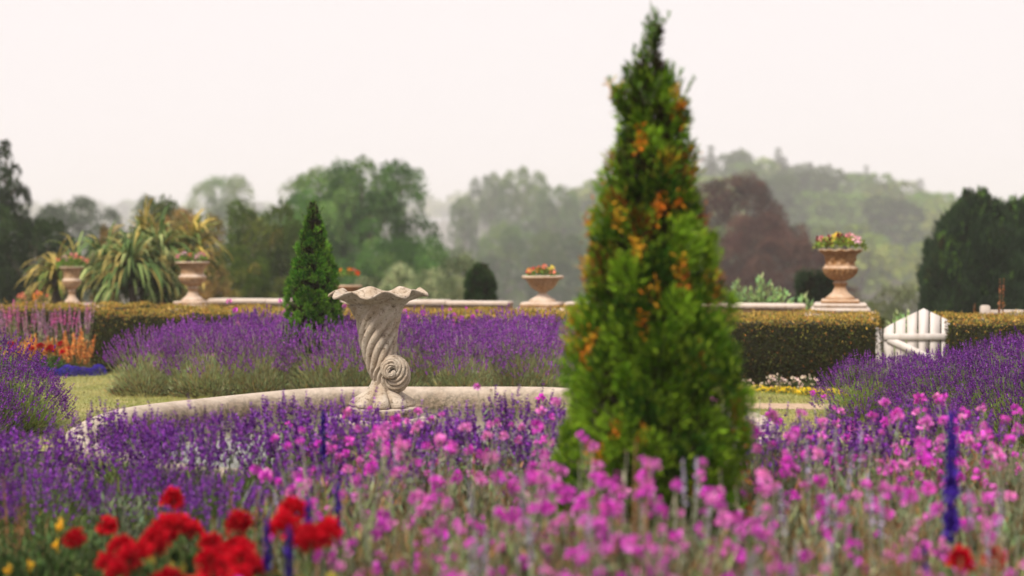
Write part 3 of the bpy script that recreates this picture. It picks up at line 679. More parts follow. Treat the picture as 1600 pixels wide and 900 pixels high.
for px, y, ztop, lab in ((507, 6.6, Z(642, 6.6), 'dark blue flower spire standing in front of the basin before the fountain'), (523, 5.4, Z(758, 5.4), 'short dark blue flower spire right of the red geraniums'),
                   (478, 5.2, Z(778, 5.2), 'low blue flower spire above the scattered red petals'), (419, 4.9, Z(812, 4.9), 'lowest blue flower spire among the red geraniums'),
                   (449, 4.8, Z(826, 4.8), 'small blue flower spire between two geranium heads near the bottom'), (1450, 4.9, Z(852, 4.9), 'small blue flower spire low beside the tallest blue spire')):
    place(sp2, (X(px, y), y, 0), px, (1, 1, ztop / .8), lab)
for px, y, ztop, lab in ((401, 17.0, Z(482, 17), 'distant blue spire left of the small conifer'), (392, 17.2, Z(488, 17.2), 'shorter distant blue spire beside another left of the small conifer'), (494, 16, Z(488, 15.6), 'distant blue spire right before the small conifer')):
    place(sp2, (X(px, y), y, 0), px, (1.6, 1.6, ztop / .8), lab)
lil = make_spire('lilac_plume', 'lilac flower', 303, 3, .78, .16, (.42, .36, .50), .16, .018, (.30, .31, .24), nfill=120, dens=70, leafw=.006)
for i, (px, y, zt_) in enumerate([(1085, 5.3, 712), (455, 6.1, 770), (780, 5.0, 742), (742, 4.6, 836), (1290, 5.6, 690), (1260, 4.9, 760), (1380, 5.2, 770), (820, 6.9, 672), (1210, 4.4, 850), (1190, 5.2, 790), (640, 6.5, 700), (1330, 6.2, 668), (1550, 5.0, 760), (880, 4.5, 800)]):
    place(lil, (X(px, y), y, 0), i * 1.1, (1, 1, Z(zt_, y) / .78), 'pale lilac plume flower mixed among the pink campions' if px > 500 and px != 1085 else ('pale lilac plume in front of the tall conifer between pink heads' if px == 1085 else 'whitish lilac plume between lavender and red flowers'), 'lilac plumes among the campions' if px > 500 and px != 1085 else None)
dock = make_spire('brown_seed_plant', 'seed heads', 304, 7, .70, .13, (.30, .15, .07), .30, .014, (.26, .17, .08), nfill=200, dens=80, leafw=.008)
for i, (px, y, zt_) in enumerate([(380, 6.0, 762), (410, 5.6, 790), (925, 5.0, 752), (975, 5.1, 700), (1400, 4.9, 778), (1440, 4.7, 800), (1340, 4.6, 810), (620, 4.6, 815), (690, 4.4, 830), (900, 4.4, 840), (1080, 4.5, 850), (1250, 4.3, 850), (25, 6.2, 740), (350, 5.8, 815), (1520, 4.5, 820)]):
    lab = 'brown dried seed plant beside the red geraniums' if px in (380, 410, 350) else 'brown dried seed plant low in front of the tall conifer' if 880 <= px < 1100 else 'brown dried seed plant in the dark corner below the lavender mound' if px == 25 else 'brown dried seed plant between pink campions'
    place(dock, (X(px, y), y, 0), i * 1.7, (1, 1, Z(zt_, y) / .70), lab, 'brown seed plants ' + lab[24:48])
# grey-green low foliage plants of the bed front
def make_leafy(name, seed, H, Rr, n, leafc, L, W, var=.3):
    rg = np.random.default_rng(seed); r = thing(name, (0, 0, 0), 0, name.replace('_', ' '), 'leafy plant'); g = Geo()
    d = ball(rg, n); d[:, 2] = np.abs(d[:, 2]); P = d * np.array([Rr, Rr, H]) * rg.uniform(.3, 1, (n, 1))
    g.leaves(P, unit(d + UP * .5 + rg.normal(size=(n, 3)) * .5), rg.uniform(L * .6, L * 1.2, n), rg.uniform(W * .7, W * 1.2, n), tint(rg, n, leafc, var, .1), rg)
    g.build('foliage', M['leaf'], r)
    g = Geo()
    for k in range(6):
        a = k * 1.05; g.tube([[0, 0, 0], [math.cos(a) * Rr * .3, math.sin(a) * Rr * .3, H * .5], [math.cos(a) * Rr * .6, math.sin(a) * Rr * .6, H * .8]], [.005, .003, .002], 5, (.14, .12, .06), False)
    g.build('stems', M['leaf'], r); return r
dkl = make_leafy('dark_leafy_plant', 313, .40, .26, 1300, (.06, .10, .03), .06, .014)
grey = make_leafy('silver_foliage_plant', 311, .42, .26, 1500, (.14, .17, .10), .06, .012)
rng = np.random.default_rng(9)
for i in range(46):
    y = rng.uniform(4.0, 6.8); px = rng.uniform(-20, 480) if i % 3 == 1 else rng.uniform(-20, 1640); x = X(px, y)
    if (x - X(1030, 6.0)) ** 2 + (y - 6.0) ** 2 < .3 ** 2: continue
    lab = ('dark green leafy plant under the lavender around the geraniums' if i % 3 else 'grey-green leafy plant under the lavender around the geraniums') if px < 480 else 'grey-green leafy plant filling the bed under the pink flowers'
    place(dkl if px < 480 and i % 3 else grey, (x, y, 0), i * 2.2, rng.uniform(.7, 1.05), lab, ('dark' if px < 480 and i % 3 else 'silver') + ' foliage ' + ('by the geraniums' if px < 480 else 'under the campions'))
bright = make_leafy('bright_leafy_plant', 312, .30, .18, 260, (.22, .36, .08), .10, .045, .2)
place(bright, (X(505, 4.75), 4.75, 0), 0, 1.35, 'bright yellow-green leafy plant beside the red geraniums at the bottom')
# geraniums
def make_geranium(seed, heads, H=.42, Rr=.16):
    rg = np.random.default_rng(seed); r = thing('red_geranium', (0, 0, 0), 0, 'red geranium', 'geranium'); g = Geo()
    n = 420; d = ball(rg, n); d[:, 2] = np.abs(d[:, 2]); P = d * np.array([Rr * 1.3, Rr * 1.3, H * .7]) * rg.uniform(.4, 1, (n, 1))
    g.leaves(P, unit(d + rg.normal(size=(n, 3)) * .7), rg.uniform(.035, .06, n), .045, tint(rg, n, (.055, .11, .03), .3), rg, wide=.55)
    n = 7; P = np.stack([rg.normal(size=n) * Rr, rg.normal(size=n) * Rr, rg.uniform(H * .4, H * .8, n)], 1)
    g.leaves(P, ball(rg, n), .04, .04, tint(rg, n, (.40, .30, .05), .3), rg)
    g.build('foliage', M['leaf'], r); gs = Geo()
    for k in range(heads):
        a = k * 2.4 + seed; q = Rr * rg.uniform(.1, .95) if heads > 1 else 0; c = np.array([math.cos(a) * q, math.sin(a) * q, H * (1.07 if heads == 1 else rg.uniform(.78, 1.1))])
        gs.tube([[c[0] * .3, c[1] * .3, 0], [c[0] * .7, c[1] * .7, H * .5], c], .004, 5, (.10, .12, .04), False)
        gh = Geo(); s_ = rg.uniform(.8, 1.15); m_ = 60
        for f in range(40):
            fd = unit(ball(rg, 1)[0] * [1, 1, .8] + UP * .45); fc = c + fd * np.array([.036, .036, .026]) * s_ * (1 if f % 2 else .5)
            dd = unit(np.cross(fd, ball(rg, 5)) + fd * .35)
            base = np.array([.56, .002, .016]) if rg.random() > .06 else np.array([.80, .08, .05])
            gh.leaves(np.tile(fc, (5, 1)), dd,   .020 * s_, .017 * s_, tint(rg, 5, base, .2, .03), rg, side=np.cross(fd, dd), wide=.6)
        gh.leaves(c + ball(rg, 40) * .018 + UP * .012, ball(rg, 40) * [1, 1, .5] - [0, .5, 0] + UP * .6, .026, .022, tint(rg, 40, (.52, .002, .016), .2, .03), rg)
        gh.build('flower_head', M['petal'], r)
    gs.build('stems', M['leaf'], r); return r
ger = [make_geranium(320, 1, .42, .10), make_geranium(321, 2, .42, .13), make_geranium(322, 3, .42, .15), make_geranium(323, 4, .42, .17)]
for v, px, y, top, lab in [(0, 268, 5.7, 772, 'single tall red geranium head highest of the geraniums'), (0, 113, 5.3, 835, 'round red geranium head standing apart on the outer side'), (0, 166, 5.6, 815, 'small red geranium head just beyond the outer round one'),
        (2, 245, 5.5, 815, 'broad red geranium with several heads in the middle of the patch'), (2, 330, 5.4, 805, 'red geranium with lighter coral heads beside the brown seed plants'), (1, 215, 5.0, 862, 'low red geranium at the front of the patch'),
        (3, 290, 4.95, 858, 'low red geranium at the bottom below the coral heads'), (1, 190, 5.25, 850, 'red geranium between the outer round head and the middle heads'), (1, 440, 5.2, 795, 'loose orange-red geranium under the blue spires'),
        (1, 470, 4.85, 835, 'small red geranium next to the bright leafy plant'), (1, 385, 4.8, 868, 'small red geranium at the very bottom of the patch'), (2, 1590, 5.0, 848, 'red geranium at the picture corner beyond the tallest blue spire'),
        (0, 1505, 4.7, 868, 'single red geranium head at the foot of the tallest blue spire'), (2, 285, 5.3, 815, 'red geranium just below the single tall head'), (2, 350, 5.0, 850, 'dark crimson geranium beside the brown seed plants at the bottom'), (1, 240, 5.1, 840, 'red geranium filling behind the low front heads'), (2, 320, 5.15, 840, 'crowded red geranium filling the patch centre'), (1, 450, 5.0, 815, 'scarlet geranium below the white plume')]:
    s = max(.5, Z(top + 8, y) / .46); place(ger[v], (X(px, y), y, 0), px, s, lab)
bud = make_leafy('yellow_marigold', 330, .22, .10, 160, (.07, .12, .03), .05, .02); bud['category'] = 'marigold'
gm = Geo(); rg = np.random.default_rng(5)
for c in ((.0, 0, .30), (.06, .02, .24)):
    m_ = 26; dd = ball(rg, m_) * [1, 1, .5]; gm.leaves(np.tile(c, (m_, 1)), dd, .032, .012, tint(rg, m_, (.85, .50, .04), .15), rg)
gm.build('flower_heads', M['petal'], bud)
for px, y, top, lab in ((42, 5.6, 876, 'small yellow daisy-like flower alone in the bottom corner'), (8, 5.6, 884, 'yellow daisy-like flower cut by the bottom corner'), (90, 5.9, 812, 'tiny orange-red flower on its own above the outer geranium')):
    place(bud, (X(px, y), y, 0), px, (.6, .6, Z(top, y) / .32), lab)

# ---- annual border at the left, below the shaded hedge
clary = make_spire('clary_sage', 'pink spires', 341, 14, .84, .24, (.55, .26, .50), .26, .020, (.26, .26, .14), nfill=200, dens=70)
clary2 = make_spire('pink_penstemon', 'pink spires', 342, 14, .86, .24, (.66, .12, .42), .20, .022, (.22, .24, .10), nfill=200, dens=60)
snap = make_spire('orange_snapdragon', 'snapdragon', 343, 10, .50, .20, (.86, .34, .10), .22, .040, (.20, .18, .06), nfill=200, dens=70, petal=.030)
lob = make_leafy('blue_lobelia', 344, .14, .17, 260, (.05, .07, .03), .03, .012)
gl = Geo(); rg = np.random.default_rng(8); n = 700; d = ball(rg, n); d[:, 2] = np.abs(d[:, 2]); gl.leaves(d * [.19, .19, .15], d + rg.normal(size=(n, 3)) * .5, .02, .016, tint(rg, n, (.09, .05, .50), .35), rg); gl.build('flower_heads', M['petal'], lob); lob['category'] = 'lobelia'
for i in range(9):
    px = -10 + i * 17; y = 18.9 + (i % 2) * .25
    place((clary, clary2)[(i // 2) % 2], (X(px, y), y, 0), i, (1.1, 1.1, .96 + .06 * (i % 3)), 'tall pink and lilac spires at the back of the orange border against the shaded hedge', 'pink spires behind the orange border')
for i in range(13):
    px = 18 + i * 9.8 + (i % 2) * 3; y = 18.35 + .22 * (i % 3); top = 541 - 6 * (i % 4) - (14 if i == 10 else 0)
    place(snap, (X(px, y), y, 0), i * 2.1, (.85, .85, Z(top, y) / .5), 'orange snapdragon in the bright border left of the long lavender row', 'orange snapdragons in the border')
rs = make_geranium(351, 4, .42, .2); 
for px, y, top, lab in ((62, 18.0, 543, 'distant red geranium among the orange snapdragons'), (80, 18.0, 545, 'distant red geranium beside another in the orange border'), (98, 18.5, 540, 'distant red geranium at the back of the orange border'), (14, 18.1, 541, 'distant red geranium behind the lavender mound')):
    place(rs, (X(px, y), y, 0), px, Z(top, y) / .42, lab)
for i in range(10):
    px = 44 + i * 12.0; y = 17.75 + .03 * i
    place(lob, (X(px, y), y, 0), i, (.5 + .1 * (i % 3), .6, .6 + .2 * ((i * 3) % 4) / 2), 'low blue lobelia edging between lawn and the orange flowers', 'blue lobelia edging')
# pansies and pale flowers on the lawn at the right
pan = make_leafy('yellow_pansy', 345, .06, .10, 60, (.14, .18, .05), .03, .02); pan['category'] = 'pansy'
gl = Geo(); n = 46; d = ball(rg, n); d[:, 2] = np.abs(d[:, 2]); gl.leaves(d * [.12, .12, .07], d, .026, .024, tint(rg, n, (.88, .62, .03), .12), rg); gl.build('flower_heads', M['petal'], pan)
rng = np.random.default_rng(12)
for i in range(26):
    u = i / 25; px = 1176 + u * 140 + rng.normal() * 3; py = 611 + 10 * u + rng.normal() * 1.8; y = CAMH / ((py - 390) / F)
    place(pan, (X(px, y), y, 0), i, rng.uniform(.55, 1.0) * (.7 + .5 * u), 'small yellow pansy in the low strip on the lawn before the hedge', 'yellow pansies on the lawn')
wf = make_leafy('pale_rose_plant', 346, .14, .12, 120, (.06, .08, .03), .05, .03); wf['category'] = 'pale flowers'
gl = Geo(); n = 36; d = ball(rg, n); d[:, 2] = np.abs(d[:, 2]); gl.leaves(d * [.13, .13, .17], d, .045, .04, tint(rg, n, (.82, .62, .52), .12), rg); gl.build('flower_heads', M['petal'], wf)
for i, px in enumerate((1168, 1203, 1214, 1226, 1240, 1264)):
    y = hedge_y(X(px, 16.6)) - .14; place(wf, (X(px, y), y, 0), i * 2, .55 + .15 * (i % 3), 'pale cream flowering plant at the foot of the dark hedge near the pansies', 'cream flowers at the hedge foot')

# ------------------------------------------------------------------ arborvitae conifers
def conifer(name, loc, H, rfun, npuf, lpp, label, seed, leafL=.045, leafW=.011, pr=(.06, .13), cols=None, tipc=(.26, .38, .025), lump=.10, ofun=None, cx=None, upr=.8, wisps=0, dots=0, wl=1.0, wz=.86, spc=.62):
    """trunk and branches, then a crown of separate puffs of scale-leaf sprays with gaps between them"""
    rg = np.random.default_rng(seed); r = thing(name, loc, 0, label, 'conifer')
    g = Geo(); cxf = cx if cx else (lambda z: 0 * z)
    zs = np.linspace(0, H * .97, 10)
    g.tube(np.stack([cxf(zs), 0 * zs, zs], 1), np.linspace(max(.03, H * .018), .004, 10), 8, (.16, .10, .06)); g.build('trunk', M['bark'], r)
    gl = Geo(); gb = Geo(); zz = np.linspace(.0, H, 200)
    ws = np.array([rfun(z) for z in zz]); cdf = np.cumsum(ws + .012); cdf /= cdf[-1]
    # puffs spread evenly by rejecting close neighbours
    C_ = []
    for tr in range(npuf * 12):
        if len(C_) >= npuf: break
        z = float(np.interp(rg.random(), cdf, zz)); a = rg.uniform(0, 2 * PI); R0 = float(rfun(z)); p = rg.uniform(*pr) * np.clip(.35 + R0 / ws.max(), .4, 1.1)
        rr = max(0, R0 - p * .8) * (1 + lump * math.sin(2 * a + z * 4.1 + seed) * math.sin(z * 6.3 + 1.3 * a)); c = np.array([float(cxf(np.float64(z))) + rr * math.cos(a), rr * math.sin(a), z])
        if any(np.linalg.norm((c - q[0]) * [1, 1, .8]) < spc * (p + q[1]) for q in C_): continue
        C_.append((c, p, a))
    cols = cols or [(.055, .13, .006), (.095, .20, .010), (.15, .27, .015), (.025, .07, .006)]
    for c, p, a in C_:
        n = int(lpp * (p / pr[1]) ** 2 + 30); O = np.array([math.cos(a), math.sin(a), 0])
        d = ball(rg, n); bk = (d @ O) < -.3; d[bk] = unit(d[bk] + 1.2 * O)
        k = rg.random(n) ** .4; P = c + d * np.array([p, p, p * (1.25 if upr < 1 else 2.0)]) * k[:, None] * rg.uniform(.8, 1.1)
        D = unit(d * .7 + O * .35 + UP * upr + rg.normal(size=(n, 3)) * .3)
        base = np.array(cols)[rg.integers(0, len(cols))] * rg.uniform(.65, 1.35); col = np.tile(base, (n, 1))
        if ofun is not None and rg.random() < ofun(c): base = np.array([(.50, .14, .015), (.26, .09, .015), (.42, .24, .02), (.18, .07, .015)])[rg.integers(0, 4)]; m_ = rg.random(n) < .55; col[m_] = base
        tip = (k > .82) & (rg.random(n) < .5); col[tip] = col[tip] * .4 + np.array(tipc) * .6
        gl.leaves(P, D, leafL * rg.uniform(.6, 1.4, n), leafW * rg.uniform(.7, 1.3, n), np.clip(col * (1 + rg.normal(size=(n, 1)) * .22), .004, .9), rg)
        if c[2] < H * .93:
            b0 = np.array([float(cxf(np.float64(c[2]))), 0, max(0, c[2] - .5 * math.hypot(c[0], c[1]) - .05)]); gb.tube([b0, (b0 + c) / 2 - UP * .02, c], [.007, .005, .003], 4, (.18, .11, .06), False)
    # dry inner twigs, their dark colour painting shade into the gaps between puffs
    n = len(C_) * 130; z = np.interp(rg.random(n), cdf, zz); a = rg.uniform(0, 2 * PI, n); q = np.array([rfun(v) for v in z]) * rg.uniform(.15, .72, n)
    gl.leaves(np.stack([cxf(z) + q * np.cos(a), q * np.sin(a), z], 1), np.stack([np.cos(a), np.sin(a), 0 * a + .7], 1) + rg.normal(size=(n, 3)) * .4, leafL * 1.3, leafW * 1.6, tint(rg, n, (.04, .035, .012), .35, .1), rg)
    for k in range(dots):       # small browned tips
        z = float(np.interp(rg.random(), cdf, zz)); a = rg.uniform(0, 2 * PI); q = float(rfun(z)) * 1.0; n = int(rg.integers(12, 75)); c = np.array([float(cxf(np.float64(z))) + q * math.cos(a), q * math.sin(a), z])
        gl.leaves(c + rg.normal(size=(n, 3)) * [.012, .012, .03], ball(rg, n) + UP * .5, leafL * .8, leafW, tint(rg, n, [(.60, .18, .015), (.52, .27, .02), (.36, .10, .015)][k % 3], .2), rg)
    for k in range(wisps):      # thin leaders at the top
        z = H * rg.uniform(wz, .985); a = rg.uniform(0, 2 * PI); q = float(rfun(z)) * .85; L = rg.uniform(.08, .20) * (1.3 if k < 3 else 1) * wl
        b0 = np.array([float(cxf(np.float64(z))) + q * math.cos(a), q * math.sin(a), z]); e = b0 + np.array([rg.normal() * .03, rg.normal() * .03, L]); n = int(30 * max(1, wl * .8)); t_ = rg.random(n)[:, None]
        gb.tube([b0, e], [.003, .0015], 3, (.12, .12, .03), False)
        gl.leaves(b0 + (e - b0) * t_, ball(rg, n) * .6 + UP, leafL * .7, leafW * .8, tint(rg, n, (.10, .20, .03), .3), rg)
    gb.build('branches', M['bark'], r)
    gl.build('crown', M['needle'], r); return r
# the tall conifer of the foreground, outline measured at 6 m
yt = 6.0; pm = yt / F
prof_py = [36, 60, 90, 110, 130, 160, 185, 200, 225, 250, 290, 340, 395, 450, 550, 650, 740, 850, 985]
prof_hw = [1, 2, 12, 34, 50, 68, 66, 62, 68, 76, 86, 96, 108, 120, 132, 142, 150, 150, 130]
prof_cx = [1026, 1024, 1020, 1014, 1010, 1006, 1014, 1022, 1019, 1017, 1013, 1010, 1009, 1010, 1018, 1028, 1034, 1032, 1030]
pz = np.array([Z(p, yt) for p in prof_py])[::-1]; phw = np.maximum(np.array(prof_hw)[::-1] - 12, 1.5) * pm; pcx = (np.array(prof_cx)[::-1] - 1030) * pm
def rf(z): return float(np.interp(z, pz, phw))
def cf(z): return np.interp(z, pz, pcx)
def of(c):
    return .045 + .62 * math.exp(-((c[2] - Z(300, yt)) / .17) ** 2) * (c[0] < .10) + .10 * math.exp(-((c[2] - Z(400, yt)) / .25) ** 2)
conifer('arborvitae_tree', (X(1030, yt), yt, 0), Z(52, yt), rf, 270, 640, 'tall blurred conifer with orange browned patches, largest tree in the garden bed', 401, .038, .0085, (.055, .135), None, ofun=of, lump=.32, cx=cf, wisps=26, dots=64, wl=.9, spc=.56)
ys_ = 15.9; ps = ys_ / F
sp = [(318, 1), (330, 6), (350, 14), (380, 23), (410, 31), (450, 39), (480, 42), (520, 43), (560, 40), (617, 30)]
sz = np.array([Z(a_, ys_) for a_, _ in sp])[::-1]; sh = np.array([b_ for _, b_ in sp])[::-1] * ps
conifer('arborvitae_tree', (X(490, ys_), ys_, 0), Z(318, ys_), lambda z: float(np.interp(z, sz, sh)), 260, 190, 'small sharp bright green conifer behind the shell fountain', 402, .038, .009, (.03, .06), [(.05, .17, .012), (.09, .25, .02), (.13, .30, .03), (.035, .11, .01)], tipc=(.22, .36, .04), lump=.16, wisps=10)

# ------------------------------------------------------------------ arching strap-leaf plants beyond the wall
def flax(loc, rz, n, L, W, H, label, seed, cols, droop=1.0, grp='arching strap-leaf plants'):
    rg = np.random.default_rng(seed); r = thing('strap_leaf_plant', loc, rz, label, 'strap-leaf plant', grp)
    g = Geo(); g.tube([[0, 0, 0], [.03, 0, H * .5], [0, 0, H]], [.10, .08, .07], 8, (.2, .15, .1)); g.build('stem', M['bark'], r)
    g = Geo(); d = ball(rg, n); d[:, 2] = np.abs(d[:, 2]) * .75 + .05; d = unit(d)
    P = np.zeros((n, 3)) + [0, 0, H] + d * .05 - np.array([0, 0, 1]) * rg.uniform(0, H * .35, (n, 1))
    cc = np.array(cols)[rg.integers(0, len(cols), n)] * (1 + rg.normal(size=(n, 1)) * .2)
    g.straps(P, d, L * rg.uniform(.7, 1.15, n), W, np.clip(cc, .005, .9), rg, droop)
    g.build('leaves', M['leaf'], r); return r
gc = [(.13, .22, .06), (.24, .32, .10), (.07, .12, .035), (.33, .37, .14), (.42, .34, .10)]
gold = [(.36, .27, .06), (.20, .23, .05), (.42, .32, .09), (.12, .16, .035)]
for i, (px, y, py, L, n, dr, cols, lab) in enumerate([
        (205, 25.5, 412, 1.05, 210, 1.15, gc, 'large green strap-leaf plant hanging down between the two tulip urns'), (165, 26.3, 405, .95, 150, 1.1, gc, 'strap-leaf plant behind the narrow urn flowers'),
        (250, 26.3, 375, .9, 150, 1.0, gc, 'highest green strap-leaf plant with yellow centre above the hanging leaves'), (225, 27.0, 362, .8, 110, .8, gold, 'yellowish strap-leaf plant peeking over the highest one'),
        (300, 26.8, 370, .85, 110, 1.0, gold, 'golden strap-leaf plant above the urn nearest the pale coping'), (88, 26.0, 418, .75, 110, 1.0, gold, 'small golden strap-leaf plant beside the dark tree'),
        (255, 25.9, 440, .8, 110, 1.2, gc, 'low strap-leaf plant next to the urn nearest the pale coping'), (120, 26.6, 412, .8, 90, 1.1, gc, 'strap-leaf plant rising between dark tree and narrow urn')]):
    zc = Z(py, y); gz = float(ground_z(0, y)); flax((X(px, y), y, gz), i, int(n * 1.35), L, .06, zc - gz, lab, 410 + i, cols, dr * 1.35)

# ------------------------------------------------------------------ trees
def make_tree(name, seed, H, Rr, lobes, nq, leaf, cols, trunk_h=.3, kind='round', label='', cat='tree', flat=1.0, density=1.0, lobe_r=.36, mat='far', topbias=.0, trunk_r=None):
    """tapered trunk, limbs to every lobe, crown of leaf faces spread over uneven lobes"""
    rg = np.random.default_rng(seed); r = thing(name, (0, 0, 0), 0, label, cat)
    gt_ = Geo(); gl = Geo(); tr = trunk_r or H * .02
    Cn = []
    for k in range(lobes):
        u = (k + .5) / lobes; a = k * 2.399 + rg.normal() * .3
        if kind == 'round':
            zf = trunk_h + (1 - trunk_h) * (.12 + .80 * u) ; q = Rr * math.sqrt(max(.02, 1 - ((zf - (trunk_h + .42 * (1 - trunk_h))) / (.62 * (1 - trunk_h))) ** 2)) * rg.uniform(.35, 1.0)
            lr = Rr * lobe_r * rg.uniform(.55, 1.25)
        elif kind == 'cone':
            zf = .06 + .92 * u ** .85; q = Rr * (1 - zf) ** .8 * rg.uniform(.3, .75); lr = max(Rr * .10, Rr * lobe_r * (1 - zf) ** .6 * rg.uniform(.7, 1.2))
        c = np.array([math.cos(a) * q, math.sin(a) * q, H * zf]); c[2] = min(c[2], H - lr * .8); Cn.append((c, lr))
    gt_.tube([[0, 0, -H * .02], [Rr * .02, 0, H * trunk_h], [0, Rr * .02, H * .6], [0, 0, H * .86]], [tr * 1.3, tr, tr * .6, tr * .15], 8, (.1,) * 3)
    wts = np.array([c[1] ** 2 for c in Cn]); wts /= wts.sum()
    for c, lr in Cn:
        s0 = np.array([0, 0, max(H * trunk_h * .8, c[2] - H * .28)]) if kind == 'round' else np.array([0, 0, max(.05 * H, c[2] - lr * .3)])
        gt_.tube([s0, (s0 + c) / 2 + [0, 0, -H * .015], c], [tr * .5, tr * .32, tr * .12], 5, (.1,) * 3, False)
    gt_.build('trunk', M['bark'], r)
    for (c, lr), wt in zip(Cn, wts):
        m_ = max(30, int(nq * wt)); sub = 9; sc0 = ball(rg, sub); n_ = m_
        d = ball(rg, n_); d[:, 2] = np.where(d[:, 2] < -.45, -d[:, 2], d[:, 2])
        near = (d @ sc0.T).max(1)                       # sub-clumps give an uneven surface with gaps
        keep = near > rg.uniform(.5, .93, n_) * density
        d = d[keep]; near = near[keep]; n_ = len(d)
        P = c + d * lr * np.array([1, 1, .72 * flat]) * (.62 + .5 * near[:, None]) * rg.uniform(.68, 1.12, (n_, 1))
        base = np.array(cols)[rg.integers(0, len(cols))] * rg.uniform(.85, 1.15)
        gl.leaves(P, unit(d + rg.normal(size=(n_, 3)) * .7), leaf * rg.uniform(.6, 1.4, n_), leaf * .7 * rg.uniform(.7, 1.2, n_), tint(rg, n_, base, .22, .06), rg)
    gl.build('crown', M[mat], r); return r
def put(tr_, px, top_py, d, H, label, group=None, rz=0, wide=1.0):
    """stand a tree of own height H so that its crown top reaches the measured row at distance d"""
    x = X(px, d); gz = float(ground_z(x, d)) - .1; zt_ = Z(top_py, d); s = (zt_ - gz) / H
    return place(tr_, (x, d, gz), rz, (s * wide, s * wide, s), label, group)
G1 = [(.07, .13, .03), (.10, .18, .04), (.05, .09, .022), (.13, .19, .055)]
G2 = [(.026, .048, .014), (.038, .066, .020), (.018, .034, .011)]
G3 = [(.09, .16, .045), (.14, .21, .06), (.055, .10, .035)]
# dark conifer at the left edge
tA = make_tree('dark_conifer', 501, 14, 5.2, 34, 30000, .26, G2, .05, 'cone', 'tree', lobe_r=.42)
put(tA, 12, 222, 42, 14, 'dark tall conifer cut by the picture edge above the lavender mound', wide=.62)
tA2 = make_tree('dark_evergreen', 502, 9, 3.6, 20, 16000, .22, G2, .05, 'round', 'tree', cat='tree')
put(tA2, 48, 345, 38, 9, 'low dark evergreen at the foot of the tall dark conifer', wide=.7)
put(tA2, -18, 320, 39, 9, 'dark evergreen at the picture edge filling under the tall dark conifer', rz=2, wide=.7)
tB = make_tree('broadleaf_tree', 503, 11, 4.8, 20, 20000, .26, [(.07, .11, .045), (.055, .085, .04)], .2, label='tree')
put(tB, 112, 308, 130, 11, 'grey-green misty tree right behind the tall dark conifer', wide=.62)
tC = make_tree('broadleaf_tree', 504, 12, 4.6, 22, 15000, .25, G1, .2, label='tree')
# olive bush cluster behind the strap leaves
tD = make_tree('autumn_shrub', 505, 5, 2.6, 22, 14000, .15, [(.32, .20, .07), (.24, .17, .06), (.38, .23, .08), (.18, .15, .05)], .1, label='shrub', cat='shrub')
put(tD, 312, 338, 31, 5, 'orange-brown feathery shrub above the urn nearest the pale coping', wide=.36)
put(tD, 275, 328, 33, 5, 'olive and orange shrub top behind the highest strap-leaf plant', rz=1.5, wide=.34)
put(tD, 170, 352, 33, 5, 'small rusty shrub behind the strap leaves beside the misty gap', rz=2.6, wide=.22)
put(tD, 95, 400, 29, 5, 'low brownish shrub between dark tree and narrow urn', rz=2, wide=.34)
tE = make_tree('dark_shrub_tree', 506, 8, 3.6, 26, 24000, .19, [(.055, .085, .016), (.10, .12, .025), (.04, .06, .014), (.15, .13, .03)], .08, label='tree', cat='tree')
put(tE, 262, 312, 44, 8, 'dark green tree top between strap leaves and misty round tree', wide=.42)
put(tE, 398, 318, 42, 8, 'dark olive tree left of the small bright conifer', rz=1, wide=.5)
put(tE, 348, 385, 36, 8, 'low dark olive shrub behind the urn nearest the pale coping', rz=2, wide=.5)
put(tE, 440, 350, 40, 8, 'dark olive tree just behind the small bright conifer', rz=3, wide=.42)
put(tE, 395, 405, 33, 8, 'low dark shrub filling behind the pale coping left of the small conifer', rz=4, wide=.55)
put(tC, 350, 276, 260, 12, 'pale misty round tree standing above the dark olive trees', wide=.62)
put(tC, 300, 350, 240, 12, 'faint misty tree low behind the orange-brown shrub', rz=2, wide=.8)
put(tC, 420, 330, 170, 12, 'misty green tree between the round pale tree and the big green tree', rz=3, wide=.8)
# big green tree of the centre
tF = make_tree('broadleaf_tree', 507, 15, 7.2, 52, 62000, .26, [(.08, .18, .035), (.12, .25, .055), (.05, .12, .025), (.16, .28, .07)], .08, label='tree', lobe_r=.30, density=1.02)
put(tF, 565, 250, 66, 15, 'big mid-green broadleaf tree behind the shell fountain, the largest green crown', wide=.60)
put(tF, 500, 300, 64, 15, 'green side crown on the small conifer side of the big broadleaf tree', rz=2.2, wide=.42)
put(tF, 625, 372, 58, 15, 'low spreading green crown under the big broadleaf tree near the clipped bushes', rz=4, wide=.62)
put(tC, 520, 266, 190, 12, 'fainter misty tree showing just behind the big green crown', rz=4, wide=.75)
put(tC, 448, 345, 120, 12, 'misty green tree low behind the small bright conifer', rz=1.1, wide=.9)
put(tC, 665, 400, 110, 12, 'misty green tree low beside the pale mist gap behind the silvery bushes', rz=3.1, wide=.8)
put(tC, 470, 325, 150, 12, 'misty green tree directly above the small bright conifer', rz=5, wide=.8)
